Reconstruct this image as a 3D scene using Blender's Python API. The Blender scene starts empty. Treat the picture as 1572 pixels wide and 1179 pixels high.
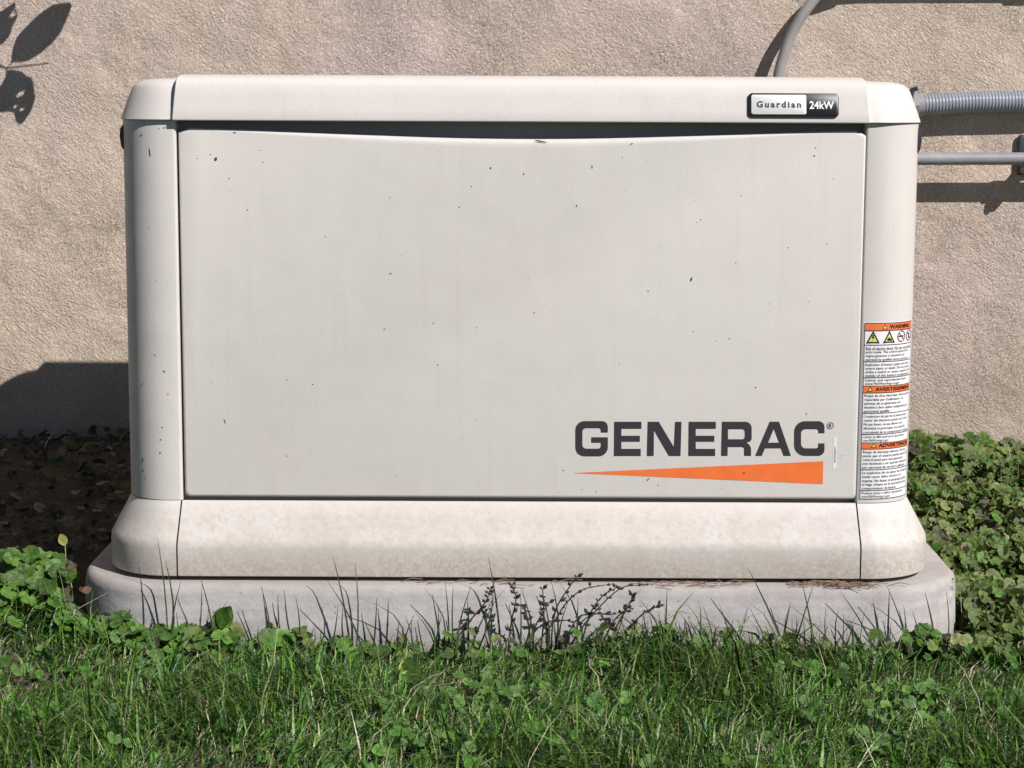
import bpy, bmesh, math, random
import numpy as np
from mathutils import Vector, Matrix

random.seed(7)
rng = np.random.default_rng(7)
scene = bpy.context.scene
COL = scene.collection
R_ = math.radians

# ---------------------------------------------------------------- camera, sky, sun, exposure
CAM = np.array([-0.0115, -3.0, 0.732])
PITCH, ROLL, FPX = R_(8.1), R_(0.25), 3086.0
fw = np.array([0, math.cos(PITCH), -math.sin(PITCH)])
r0 = np.array([1.0, 0, 0]); u0 = np.cross(r0, fw)
rt = math.cos(ROLL) * r0 + math.sin(ROLL) * u0
up = -math.sin(ROLL) * r0 + math.cos(ROLL) * u0
cd = bpy.data.cameras.new('camera'); cam = bpy.data.objects.new('camera', cd); COL.objects.link(cam)
cd.sensor_fit = 'HORIZONTAL'; cd.sensor_width = 36.0; cd.lens = FPX / 1572 * 36.0
cd.clip_start = 0.05; cd.clip_end = 300
cam.matrix_world = Matrix(((rt[0], up[0], -fw[0], CAM[0]), (rt[1], up[1], -fw[1], CAM[1]),
                           (rt[2], up[2], -fw[2], CAM[2]), (0, 0, 0, 1)))
scene.camera = cam

SUN = np.array([1.02, -1.0, 1.25])                     # towards the sun
SL, ST = 1.02, 1.25
el = math.atan2(SUN[2], math.hypot(SUN[0], SUN[1]))
world = bpy.data.worlds.new('World'); scene.world = world; world.use_nodes = True
nt = world.node_tree
sky = nt.nodes.new('ShaderNodeTexSky'); sky.sky_type = 'NISHITA'; sky.sun_disc = False
sky.sun_elevation = el; sky.sun_rotation = math.atan2(SUN[0], SUN[1])
sky.air_density = 0.6; sky.dust_density = 0.3; sky.ozone_density = 1.5
bg = nt.nodes['Background']; nt.links.new(sky.outputs[0], bg.inputs[0]); bg.inputs[1].default_value = 0.05
sd = bpy.data.lights.new('sun', 'SUN'); sd.energy = 5.0; sd.angle = R_(0.4); sd.color = (1.0, 0.95, 0.925)
so = bpy.data.objects.new('sun', sd); COL.objects.link(so)
so.rotation_euler = Vector(SUN).to_track_quat('Z', 'Y').to_euler(); so.location = (3, -3, 4)
vs = scene.view_settings
vs.view_transform = 'Standard'; vs.look = 'None'; vs.gamma = 1.0; vs.use_curve_mapping = False; vs.exposure = 0.28

def at(px, py, Y):
    """where the sight line of a photo pixel meets the plane Y = const"""
    d = fw + rt * (px - 786.0) / FPX - up * (py - 589.5) / FPX
    return CAM + d * ((Y - CAM[1]) / d[1])

# ---------------------------------------------------------------- helpers
def mesh_obj(name, verts, faces, mat=None, parent=None, smooth=False, auto=None):
    me = bpy.data.meshes.new(name)
    me.from_pydata([tuple(v) for v in verts], [], [tuple(f) for f in faces]); me.update()
    o = bpy.data.objects.new(name, me); COL.objects.link(o)
    if mat: me.materials.append(mat)
    if smooth: me.polygons.foreach_set('use_smooth', [True] * len(me.polygons))
    if auto is not None:
        me.polygons.foreach_set('use_smooth', [True] * len(me.polygons))
        me.set_sharp_from_angle(angle=R_(auto))
    if parent: o.parent = parent
    return o

def tri_obj(name, V, T, mat, cols=None, parent=None, smooth=True):
    """big triangle mesh from numpy arrays"""
    me = bpy.data.meshes.new(name)
    V = np.ascontiguousarray(V, dtype=np.float32); T = np.ascontiguousarray(T, dtype=np.int32)
    me.vertices.add(len(V)); me.vertices.foreach_set('co', V.ravel())
    me.loops.add(T.size); me.loops.foreach_set('vertex_index', T.ravel())
    me.polygons.add(len(T)); me.polygons.foreach_set('loop_start', np.arange(0, T.size, 3, dtype=np.int32))
    if smooth: me.polygons.foreach_set('use_smooth', np.ones(len(T), dtype=bool))
    me.update(calc_edges=True); me.validate()
    if cols is not None:
        a = me.color_attributes.new('Col', 'FLOAT_COLOR', 'POINT')
        c = np.ones((len(V), 4), dtype=np.float32); c[:, :3] = cols; a.data.foreach_set('color', c.ravel())
    me.materials.append(mat)
    o = bpy.data.objects.new(name, me); COL.objects.link(o)
    if parent: o.parent = parent
    return o

def tag(o, label=None, cat=None, group=None, kind=None):
    if label: o['label'] = label
    if cat: o['category'] = cat
    if group: o['group'] = group
    if kind: o['kind'] = kind
    return o

def empty(name, loc=(0, 0, 0)):
    o = bpy.data.objects.new(name, None); COL.objects.link(o); o.location = loc; o.empty_display_size = 0.05
    return o

def loft(rings, closed=True, cap0=False, cap1=False):
    n = len(rings[0]); V = [p for r in rings for p in r]; F = []
    m = n if closed else n - 1
    for i in range(len(rings) - 1):
        for j in range(m):
            k = (j + 1) % n
            F.append((i * n + j, i * n + k, (i + 1) * n + k, (i + 1) * n + j))
    if cap0: F.append(tuple(range(n - 1, -1, -1)))
    if cap1: F.append(tuple((len(rings) - 1) * n + j for j in range(n)))
    return V, F

def rrect(hx, y0, y1, r, x0=0.0, n=10):
    """counter-clockwise rounded rectangle in plan"""
    P = []
    for cx, cy, a0 in ((x0 - hx + r, y0 + r, 180), (x0 + hx - r, y0 + r, 270), (x0 + hx - r, y1 - r, 0), (x0 - hx + r, y1 - r, 90)):
        for i in range(n + 1):
            a = R_(a0 + 90 * i / n); P.append((cx + r * math.cos(a), cy + r * math.sin(a)))
    Q = []                                                 # a few points along the straight sides keep the shading even
    for i, p in enumerate(P):
        q = P[(i + 1) % len(P)]; Q.append(p)
        if (i + 1) % (n + 1) == 0: Q += [(p[0] + (q[0] - p[0]) * t, p[1] + (q[1] - p[1]) * t) for t in (.02, .06, .2, .5, .8, .94, .98)]
    return Q

def box(x0, x1, y0, y1, z0, z1):
    V = [(x, y, z) for z in (z0, z1) for (x, y) in ((x0, y0), (x1, y0), (x1, y1), (x0, y1))]
    F = [(3, 2, 1, 0), (4, 5, 6, 7), (0, 1, 5, 4), (1, 2, 6, 5), (2, 3, 7, 6), (3, 0, 4, 7)]
    return V, F

def bevel(o, w, seg=2):
    m = o.modifiers.new('bevel', 'BEVEL'); m.width = w; m.segments = seg; m.limit_method = 'ANGLE'; m.angle_limit = R_(35)
    o.data.polygons.foreach_set('use_smooth', [True] * len(o.data.polygons))
    return o

def tube(path, rad, n=16, caps=True):
    """tube along a path; rad is a number or one radius per point"""
    P = [Vector(p) for p in path]; rings = []
    if not hasattr(rad, '__len__'): rad = [rad] * len(P)
    ref = None
    for i, p in enumerate(P):
        t = (P[min(i + 1, len(P) - 1)] - P[max(i - 1, 0)]).normalized()
        if ref is None:
            ref = Vector((0, 0, 1)) if abs(t.z) < 0.8 else Vector((0, 1, 0))
        a = (ref - t * ref.dot(t)).normalized(); b = t.cross(a); ref = a
        rings.append([tuple(p + (a * math.cos(q) + b * math.sin(q)) * rad[i]) for q in [2 * math.pi * k / n for k in range(n)]])
    return loft(rings, True, caps, caps)

def smooth_path(pts, per=10):
    """Catmull-Rom through points"""
    P = [Vector(p) for p in pts]; P = [P[0] * 2 - P[1]] + P + [P[-1] * 2 - P[-2]]; out = []
    for i in range(1, len(P) - 2):
        for k in range(per):
            t = k / per
            a, b, c, d = P[i - 1], P[i], P[i + 1], P[i + 2]
            out.append(0.5 * ((2 * b) + (c - a) * t + (2 * a - 5 * b + 4 * c - d) * t * t + (3 * b - a - 3 * c + d) * t ** 3))
    out.append(P[-2]); return out

def merge(parts):
    V, F = [], []
    for v, f in parts:
        o = len(V); V += list(v); F += [tuple(i + o for i in g) for g in f]
    return V, F

# 2-D shapes -> flat meshes (lettering, decals)
def curve2d(splines):
    cu = bpy.data.curves.new('tmp', 'CURVE'); cu.dimensions = '2D'; cu.fill_mode = 'BOTH'
    for s in splines:
        sp = cu.splines.new('POLY'); sp.points.add(len(s) - 1); sp.use_cyclic_u = True
        for p, q in zip(sp.points, s): p.co = (q[0], q[1], 0, 1)
    return _curve_mesh(cu)

def text2d(s, size=1.0, bold=0.0, spacing=1.0):
    cu = bpy.data.curves.new('tmp', 'FONT'); cu.body = s; cu.size = size; cu.resolution_u = 3
    cu.offset = bold * size; cu.space_character = spacing; cu.fill_mode = 'BOTH'
    return _curve_mesh(cu)

def _curve_mesh(cu):
    o = bpy.data.objects.new('tmp', cu); COL.objects.link(o)
    dg = bpy.context.evaluated_depsgraph_get(); me = bpy.data.meshes.new_from_object(o.evaluated_get(dg))
    V = [(v.co.x, v.co.y) for v in me.vertices]; F = [tuple(p.vertices) for p in me.polygons]
    bpy.data.objects.remove(o); bpy.data.curves.remove(cu); bpy.data.meshes.remove(me)
    return V, F

def fit(V, x, y, h=None, w=None, ref=None):
    """move a 2-D mesh so that its left bottom is at x, y, scaled to height h and/or width w"""
    A = np.array(V); lo = A.min(0); hi = A.max(0)
    sx = w / (hi[0] - lo[0]) if w else None; sy = h / (hi[1] - lo[1]) if h else None
    if sx is None: sx = sy
    if sy is None: sy = sx
    return [((p[0] - lo[0]) * sx + x, (p[1] - lo[1]) * sy + y) for p in V]

def fillet(poly, n=5):
    """poly: (x, y, r) corners -> polygon with rounded corners"""
    out = []; m = len(poly)
    for i, (x, y, r) in enumerate(poly):
        if r <= 0: out.append((x, y)); continue
        p = Vector((x, y)); a = Vector(poly[i - 1][:2]) - p; b = Vector(poly[(i + 1) % m][:2]) - p
        la, lb = a.length, b.length; a.normalize(); b.normalize()
        d = min(r, la * .5, lb * .5)
        s, e = p + a * d, p + b * d
        for k in range(n + 1):
            t = k / n; w = 0.72                                     # rational arc-like corner
            q = ((1 - t) ** 2 * s + 2 * t * (1 - t) * w * p + t * t * e) / ((1 - t) ** 2 + 2 * t * (1 - t) * w + t * t)
            out.append((q.x, q.y))
    return out

# ---------------------------------------------------------------- materials
def new_mat(name):
    m = bpy.data.materials.new(name); m.use_nodes = True
    return m, m.node_tree.nodes, m.node_tree.links, m.node_tree.nodes['Principled BSDF']

def plain(name, col, rough=0.5, metal=0.0, bump=0.0, bscale=400, mott=0.0, mscale=30):
    m, N, L, b = new_mat(name)
    b.inputs['Base Color'].default_value = (*col, 1); b.inputs['Roughness'].default_value = rough; b.inputs['Metallic'].default_value = metal
    tc = N.new('ShaderNodeTexCoord')
    if mott:
        n = N.new('ShaderNodeTexNoise'); n.inputs['Scale'].default_value = mscale; n.inputs['Detail'].default_value = 5
        L.new(tc.outputs['Object'], n.inputs['Vector'])
        r = N.new('ShaderNodeMapRange'); r.inputs[1].default_value = .3; r.inputs[2].default_value = .7
        r.inputs[3].default_value = 1 - mott; r.inputs[4].default_value = 1 + mott
        L.new(n.outputs[0], r.inputs[0])
        x = N.new('ShaderNodeVectorMath'); x.operation = 'SCALE'; x.inputs[0].default_value = col
        L.new(r.outputs[0], x.inputs['Scale']); L.new(x.outputs[0], b.inputs['Base Color'])
    if bump:
        n = N.new('ShaderNodeTexNoise'); n.inputs['Scale'].default_value = bscale; n.inputs['Detail'].default_value = 3
        L.new(tc.outputs['Object'], n.inputs['Vector'])
        p = N.new('ShaderNodeBump'); p.inputs['Strength'].default_value = bump; p.inputs['Distance'].default_value = 0.001
        L.new(n.outputs[0], p.inputs['Height']); L.new(p.outputs[0], b.inputs['Normal'])
    return m

def noise(N, L, vec, scale, detail=4, rough=.55, dist=0.0):
    n = N.new('ShaderNodeTexNoise'); n.inputs['Scale'].default_value = scale; n.inputs['Detail'].default_value = detail
    n.inputs['Roughness'].default_value = rough; n.inputs['Distortion'].default_value = dist
    L.new(vec, n.inputs['Vector']); return n.outputs[0]

def ramp(N, L, fac, lo, hi, a=0.0, b=1.0):
    r = N.new('ShaderNodeMapRange'); r.inputs[1].default_value = lo; r.inputs[2].default_value = hi
    r.inputs[3].default_value = a; r.inputs[4].default_value = b; r.clamp = True
    L.new(fac, r.inputs[0]); return r.outputs[0]

def mixc(N, L, fac, A, B):
    x = N.new('ShaderNodeMix'); x.data_type = 'RGBA'
    for s, v in ((6, A), (7, B)):
        if isinstance(v, tuple): x.inputs[s].default_value = (*v, 1)
        else: L.new(v, x.inputs[s])
    if isinstance(fac, float): x.inputs[0].default_value = fac
    else: L.new(fac, x.inputs[0])
    return x.outputs[2]

def mth(N, L, op, a, b):
    x = N.new('ShaderNodeMath'); x.operation = op
    for i, v in enumerate((a, b)):
        if isinstance(v, (int, float)): x.inputs[i].default_value = v
        else: L.new(v, x.inputs[i])
    return x.outputs[0]

def paint_material():
    m, N, L, b = new_mat('beige_powder_coat')
    g = N.new('ShaderNodeNewGeometry'); pos = g.outputs['Position']
    big = noise(N, L, pos, 3.0, 3); mid = noise(N, L, pos, 26, 5)
    col = mixc(N, L, ramp(N, L, big, .35, .65), (.605, .572, .535), (.615, .588, .562))
    col = mixc(N, L, ramp(N, L, mid, .35, .75, 0, .35), col, (.535, .50, .47))
    col = mixc(N, L, ramp(N, L, noise(N, L, pos, 330, 3, .7), .40, .70, 0, .30), col, (.47, .435, .405))
    # dust and splash stains that soil the lower skirt, with ragged edges
    sp = N.new('ShaderNodeSeparateXYZ'); L.new(pos, sp.inputs[0])
    wig = noise(N, L, pos, 11, 6, .7)
    zz = mth(N, L, 'ADD', sp.outputs[2], mth(N, L, 'MULTIPLY', mth(N, L, 'SUBTRACT', wig, .5), .05))
    low = ramp(N, L, zz, .028, .062, 1, 0)
    fine = noise(N, L, pos, 190, 4, .7)
    low = mth(N, L, 'MULTIPLY', low, ramp(N, L, fine, .40, .60, .1, 1))
    col = mixc(N, L, mth(N, L, 'MULTIPLY', low, .75), col, (.33, .27, .20))
    skirt = ramp(N, L, sp.outputs[2], .10, .13, 1, 0)
    blotch = ramp(N, L, noise(N, L, pos, 9, 6, .7), .40, .66, .2, .6)
    col = mixc(N, L, mth(N, L, 'MULTIPLY', skirt, blotch), col, (.40, .365, .33))
    grain = ramp(N, L, noise(N, L, pos, 85, 6, .8), .45, .66, 0, .75)
    col = mixc(N, L, mth(N, L, 'MULTIPLY', skirt, grain), col, (.43, .375, .31))
    st = N.new('ShaderNodeMapping'); st.inputs['Scale'].default_value = (60, 60, 4); L.new(pos, st.inputs[0])
    streak = ramp(N, L, noise(N, L, st.outputs[0], 1.0, 4), .55, .78, 0, .22)
    col = mixc(N, L, streak, col, (.47, .43, .37))
    # specks of grit all over
    v = N.new('ShaderNodeTexVoronoi'); v.inputs['Scale'].default_value = 105; L.new(pos, v.inputs['Vector'])
    vr = N.new('ShaderNodeSeparateColor'); L.new(v.outputs['Color'], vr.inputs[0])
    keep = ramp(N, L, vr.outputs[0], .86, .87)
    spk = mth(N, L, 'MULTIPLY', ramp(N, L, v.outputs['Distance'], .05, .085, 1, 0), keep)
    col = mixc(N, L, mth(N, L, 'MULTIPLY', spk, .4), col, (.2, .17, .14))
    L.new(col, b.inputs['Base Color'])
    L.new(ramp(N, L, mid, .3, .7, .42, .58), b.inputs['Roughness'])
    b.inputs['Specular IOR Level'].default_value = .35
    h = mth(N, L, 'ADD', mth(N, L, 'MULTIPLY', noise(N, L, pos, 420, 2), .00018), mth(N, L, 'MULTIPLY', noise(N, L, pos, 5, 2), .004))
    bp = N.new('ShaderNodeBump'); bp.inputs['Strength'].default_value = .8; bp.inputs['Distance'].default_value = 1.0
    L.new(h, bp.inputs['Height']); L.new(bp.outputs[0], b.inputs['Normal'])
    return m

def stucco_material():
    m, N, L, b = new_mat('beige_stucco')
    g = N.new('ShaderNodeNewGeometry'); pos = g.outputs['Position']
    patch = noise(N, L, pos, 1.6, 4, .6, .6)
    col = mixc(N, L, ramp(N, L, patch, .38, .62), (.635, .525, .415), (.555, .46, .425))
    sw = N.new('ShaderNodeSeparateXYZ'); L.new(pos, sw.inputs[0])
    tan = mth(N, L, 'ADD', mth(N, L, 'MULTIPLY', sw.outputs[0], .8), mth(N, L, 'ADD', sw.outputs[2], noise(N, L, pos, 3, 4, .6)))
    col = mixc(N, L, ramp(N, L, tan, .15, .75, .75, 0), col, (.66, .545, .42))        # yellower render towards the lower left
    col = mixc(N, L, ramp(N, L, noise(N, L, pos, 5.5, 6, .7), .42, .70, 0, .65), col, (.455, .375, .315))
    col = mixc(N, L, ramp(N, L, noise(N, L, pos, 280, 3, .6), .44, .70, 0, .75), col, (.30, .235, .20))
    col = mixc(N, L, ramp(N, L, noise(N, L, pos, 190, 2, .5), .57, .72, 0, .65), col, (.80, .72, .64))
    mp = N.new('ShaderNodeMapping'); mp.inputs['Scale'].default_value = (14, 1, 1.1); L.new(pos, mp.inputs[0])
    run = ramp(N, L, noise(N, L, mp.outputs[0], 1.0, 5, .6), .56, .76, 0, .28)      # faint water streaks
    col = mixc(N, L, run, col, (.42, .35, .29))
    sp = N.new('ShaderNodeSeparateXYZ'); L.new(pos, sp.inputs[0])
    damp = mth(N, L, 'MULTIPLY', ramp(N, L, mth(N, L, 'ADD', sp.outputs[2], mth(N, L, 'MULTIPLY', noise(N, L, pos, 5, 5, .65), .34)), .2, .45, 1, 0), .5)
    col = mixc(N, L, damp, col, (.37, .315, .245))
    L.new(col, b.inputs['Base Color']); b.inputs['Roughness'].default_value = .92; b.inputs['Specular IOR Level'].default_value = .15
    # floated render: short trowel drags in changing directions, rougher and smoother patches
    def drag(ang, sc):
        q = N.new('ShaderNodeMapping'); q.inputs['Rotation'].default_value = (0, ang, 0); q.inputs['Scale'].default_value = (1, 1, .42); L.new(pos, q.inputs[0])
        q2 = N.new('ShaderNodeMapping'); q2.vector_type = 'TEXTURE'; q2.inputs['Rotation'].default_value = (0, ang, 0); L.new(pos, q2.inputs[0])
        q3 = N.new('ShaderNodeVectorMath'); q3.operation = 'MULTIPLY'; q3.inputs[1].default_value = (1, 1, .45); L.new(q2.outputs[0], q3.inputs[0])
        return noise(N, L, q3.outputs[0], sc, 4, .68, .8)
    sel = ramp(N, L, noise(N, L, pos, 7, 3, .5), .44, .56)
    mx = N.new('ShaderNodeMix'); L.new(sel, mx.inputs[0]); L.new(drag(.7, 225), mx.inputs[2]); L.new(drag(-.9, 225), mx.inputs[3])
    amp = ramp(N, L, noise(N, L, pos, 4.5, 4, .6), .36, .66, .0042, .0098)
    h = mth(N, L, 'ADD', mth(N, L, 'MULTIPLY', mx.outputs[0], amp), mth(N, L, 'MULTIPLY', noise(N, L, pos, 9, 4), .012))
    bp = N.new('ShaderNodeBump'); bp.inputs['Strength'].default_value = .9; bp.inputs['Distance'].default_value = 1.0
    L.new(h, bp.inputs['Height']); L.new(bp.outputs[0], b.inputs['Normal'])
    return m

def concrete_material():
    m, N, L, b = new_mat('pad_concrete')
    g = N.new('ShaderNodeNewGeometry'); pos = g.outputs['Position']
    mp = N.new('ShaderNodeMapping'); mp.inputs['Scale'].default_value = (3, 3, 22); L.new(pos, mp.inputs[0])
    col = mixc(N, L, ramp(N, L, noise(N, L, mp.outputs[0], 2.5, 5, .6), .35, .68), (.46, .442, .438), (.355, .338, .332))
    col = mixc(N, L, ramp(N, L, noise(N, L, pos, 16, 6, .7), .48, .7, 0, .6), col, (.29, .26, .235))
    col = mixc(N, L, ramp(N, L, noise(N, L, pos, 240, 3), .55, .75, 0, .45), col, (.24, .215, .19))
    v = N.new('ShaderNodeTexVoronoi'); v.inputs['Scale'].default_value = 70; L.new(pos, v.inputs['Vector'])
    vr = N.new('ShaderNodeSeparateColor'); L.new(v.outputs['Color'], vr.inputs[0])
    pit = mth(N, L, 'MULTIPLY', ramp(N, L, v.outputs['Distance'], .09, .17, 1, 0), ramp(N, L, vr.outputs[0], .70, .72))
    col = mixc(N, L, mth(N, L, 'MULTIPLY', pit, .6), col, (.14, .12, .10))
    sp = N.new('ShaderNodeSeparateXYZ'); L.new(pos, sp.inputs[0])
    zn = mth(N, L, 'ADD', sp.outputs[2], mth(N, L, 'MULTIPLY', noise(N, L, pos, 22, 5, .7), .05))
    col = mixc(N, L, ramp(N, L, zn, -.062, -.035, .55, 0), col, (.22, .18, .13))       # soil line above the grass
    col = mixc(N, L, ramp(N, L, zn, .006, .030, 0, .5), col, (.28, .25, .225))           # grime on the upper rim
    L.new(col, b.inputs['Base Color']); b.inputs['Roughness'].default_value = .85; b.inputs['Specular IOR Level'].default_value = .25
    h = mth(N, L, 'ADD', mth(N, L, 'MULTIPLY', noise(N, L, pos, 420, 3), .0006), mth(N, L, 'MULTIPLY', noise(N, L, pos, 24, 4), .003))
    bp = N.new('ShaderNodeBump'); bp.inputs['Strength'].default_value = .7; bp.inputs['Distance'].default_value = 1.0
    L.new(h, bp.inputs['Height']); L.new(bp.outputs[0], b.inputs['Normal'])
    return m

def soil_material():
    m, N, L, b = new_mat('soil')
    g = N.new('ShaderNodeNewGeometry'); pos = g.outputs['Position']
    col = mixc(N, L, ramp(N, L, noise(N, L, pos, 18, 6, .7), .35, .68), (.055, .046, .034), (.105, .088, .064))
    col = mixc(N, L, ramp(N, L, noise(N, L, pos, 90, 4, .7), .5, .7, 0, .7), col, (.15, .13, .095))
    lawn = (.045, .075, .022)
    sp = N.new('ShaderNodeSeparateXYZ'); L.new(pos, sp.inputs[0])
    far = ramp(N, L, sp.outputs[1], -1.5, -1.2, 1, 0)
    col = mixc(N, L, far, col, lawn)
    L.new(col, b.inputs['Base Color']); b.inputs['Roughness'].default_value = .95; b.inputs['Specular IOR Level'].default_value = .1
    bp = N.new('ShaderNodeBump'); bp.inputs['Strength'].default_value = .8; bp.inputs['Distance'].default_value = .012
    L.new(noise(N, L, pos, 70, 6, .7), bp.inputs['Height']); L.new(bp.outputs[0], b.inputs['Normal'])
    return m

def leaf_material(name, col=None, trans=.35, rough=.5, vary=.25, scale=60):
    """foliage: colour attribute or a fixed colour, thin and a little translucent"""
    m, N, L, b = new_mat(name)
    g = N.new('ShaderNodeNewGeometry'); pos = g.outputs['Position']
    if col is None:
        a = N.new('ShaderNodeVertexColor'); a.layer_name = 'Col'; base = a.outputs[0]
    else:
        rgb = N.new('ShaderNodeRGB'); rgb.outputs[0].default_value = (*col, 1); base = rgb.outputs[0]
    s = N.new('ShaderNodeVectorMath'); s.operation = 'SCALE'; L.new(base, s.inputs[0])
    k = ramp(N, L, noise(N, L, pos, scale, 4), .3, .7, 1 - vary, 1 + vary)
    if col is not None:
        oi = N.new('ShaderNodeObjectInfo'); k = mth(N, L, 'MULTIPLY', k, ramp(N, L, oi.outputs['Random'], 0, 1, .55, 1.45))
    L.new(k, s.inputs['Scale'])
    bp = N.new('ShaderNodeBump'); bp.inputs['Strength'].default_value = .6; bp.inputs['Distance'].default_value = .003
    L.new(noise(N, L, pos, scale * 2.2, 3), bp.inputs['Height']); L.new(bp.outputs[0], b.inputs['Normal'])
    L.new(s.outputs[0], b.inputs['Base Color']); b.inputs['Roughness'].default_value = rough
    b.inputs['Specular IOR Level'].default_value = .4
    t = N.new('ShaderNodeBsdfTranslucent'); L.new(s.outputs[0], t.inputs[0])
    x = N.new('ShaderNodeMixShader'); x.inputs[0].default_value = trans
    L.new(b.outputs[0], x.inputs[1]); L.new(t.outputs[0], x.inputs[2]); L.new(x.outputs[0], N['Material Output'].inputs[0])
    return m

M = dict(
    paint=paint_material(), stucco=stucco_material(), concrete=concrete_material(), soil=soil_material(),
    dark=plain('black_rubber', (.02, .019, .021), .6, 0, .3, 300),
    frame=plain('inner_frame_shade', (.25, .235, .25), .6, 0, .2, 300),  # shade of the recess under the lid put into this darker colour
    ink=plain('dark_grey_print', (.033, .027, .033), .5, 0, .1, 500, .12, 40),
    orange=plain('orange_print', (.78, .165, .035), .5, 0, .1, 500, .06, 40),
    blackprint=plain('black_print', (.015, .013, .014), .5),
    label=plain('label_white', (.74, .73, .74), .35, 0, .05, 300, .03, 60),
    labelorange=plain('label_orange', (.72, .16, .045), .4),
    yellow=plain('label_yellow', (.62, .66, .16), .4),
    redline=plain('label_ring', (.22, .09, .11), .45),
    badge=plain('badge_black', (.016, .014, .018), .42, 0, .08, 200),
    badgewhite=plain('badge_white', (.80, .80, .80), .3),
    pvc=plain('grey_conduit', (.30, .285, .275), .38, 0, .25, 160, .14, 14),
    pvc2=plain('grey_rigid_conduit', (.27, .265, .285), .36, 0, .25, 160, .14, 14),
    flex=plain('bluegrey_flexible_conduit', (.23, .245, .29), .33, 0, .2, 200, .12, 25),
    metal=plain('galvanised_metal', (.45, .45, .46), .35, .9, .3, 200),
    darkmetal=plain('dark_metal', (.10, .10, .11), .4, .7, .3, 200),
    chip=plain('dirt_chip', (.045, .038, .032), .8),
    blade=leaf_material('grass_blades', None, .25, .33, .3, 90),
    ivy=leaf_material('ground_ivy_leaf', None, .3, .48, .28, 120),
    broad=leaf_material('broad_leaf', (.072, .155, .022), .3, .45, .45, 110),
    stalk=leaf_material('tall_blade', (.04, .055, .022), .1, .6, .25, 60),
    weed=leaf_material('weed_stalk', (.04, .035, .022), .05, .7, .3, 80),
    yellowleaf=leaf_material('yellowing_leaf', (.36, .37, .09), .35, .5, .25, 60),
    deadleaf=leaf_material('dead_leaf', (.085, .048, .026), .15, .7, .4, 50),
    litter=leaf_material('litter', None, .1, .8, .3, 60),
    tree=leaf_material('tree_leaf', (.06, .10, .025), .0, .45, .2, 40),
    bark=plain('bark', (.11, .085, .06), .9, 0, .8, 120, .2, 40),
)

# ---------------------------------------------------------------- ground and wall
WALL_Y = 1.09
def nz(x, y, s=0.0):
    return (math.sin(x * 7.3 + s) * math.cos(y * 6.1 + 1.7 * s) + .6 * math.sin(x * 15.1 + y * 12.7 + s) + .35 * math.sin(x * 31 - y * 27 + 2 * s)) / 1.95
def gz(x, y):
    t = min(1.0, max(0.0, (y + .02) / (WALL_Y + .02))); t = t * t * (3 - 2 * t)
    k = min(1.0, max(0.0, (x + .2) / .8)); top = .036 - .046 * k
    q = min(1.0, max(0.0, (-.50 - x) / .30)); q = q * q * (3 - 2 * q); w = min(1.0, max(0.0, (y + .30) / .34)); w = w * w * (3 - 2 * w)
    return max(-.100 + (top + .100) * t, -.100 + 0.070 * q * w) + .006 * nz(x, y)
xs = [-30, -12, -5, -2.6] + list(np.linspace(-2.0, 2.0, 161)) + [2.6, 5, 12, 30]
ys = [-40, -15, -6, -3, -2] + list(np.linspace(-1.5, WALL_Y + .06, 103))
V = [(x, y, gz(x, y) + random.uniform(-.003, .003)) for y in ys for x in xs]; nx = len(xs)
F = [(j * nx + i, j * nx + i + 1, (j + 1) * nx + i + 1, (j + 1) * nx + i) for j in range(len(ys) - 1) for i in range(nx - 1)]
tag(mesh_obj('ground', V, F, M['soil'], smooth=True), kind='structure')

V, F = box(-9, 9, WALL_Y, WALL_Y + .3, -.5, 4.2)
tag(mesh_obj('stucco_wall', V, F, M['stucco']), 'rough beige stucco house wall behind the generator', 'wall')

# ---------------------------------------------------------------- concrete pad
def pad_rings():
    R = []
    for d, z in ((-.03, -.16), (0.004, -.16), (0.001, -.06), (-.001, -.009), (-.003, .0), (-.008, .0052), (-.014, .007)):
        R.append([(x, y, z + .0016 * nz(x * 1.7, y * 1.9, 3) * (z > -.1)) for x, y in rrect(.681 + d, -.064 - d, .735 + d, .150 + d, .003, 16)])
    return R
V, F = loft(pad_rings(), True, True, True)
pad = mesh_obj('generator_pad', V, F, M['concrete'], auto=50)
tag(pad, 'weathered grey concrete pad under the generator', 'pad')
# broken-off corner: a ragged bite on the right front rim
cb = bmesh.new(); bmesh.ops.create_icosphere(cb, subdivisions=2, radius=1.0)
for v in cb.verts:
    k = 1 + random.uniform(-.22, .22); v.co = Vector((v.co.x * .012 * k, v.co.y * .020 * k, v.co.z * .017 * k)) + Vector((.672, .020, -.012))
cm = bpy.data.meshes.new('chip'); cb.to_mesh(cm); cb.free(); co = bpy.data.objects.new('chip', cm); COL.objects.link(co)
md = pad.modifiers.new('chip', 'BOOLEAN'); md.object = co; md.operation = 'DIFFERENCE'; md.solver = 'EXACT'
pm = bpy.data.meshes.new_from_object(pad.evaluated_get(bpy.context.evaluated_depsgraph_get()))
pad.modifiers.clear(); pad.data = pm; bpy.data.objects.remove(co)

# ---------------------------------------------------------------- the generator
G = empty('standby_generator', (0, 0, 0))
tag(G, 'large beige standby generator cabinet with orange stripe logo on a concrete pad', 'generator')
ZB, ZL = .124, .698          # top of the base skirt, lower edge of the lid
HX, DEP = .6015, .632        # half width and depth of the body
PR = .072                    # corner radius of the posts

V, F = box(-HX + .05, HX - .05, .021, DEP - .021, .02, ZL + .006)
mesh_obj('inner_frame', V, F, M['frame'], G)

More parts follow.
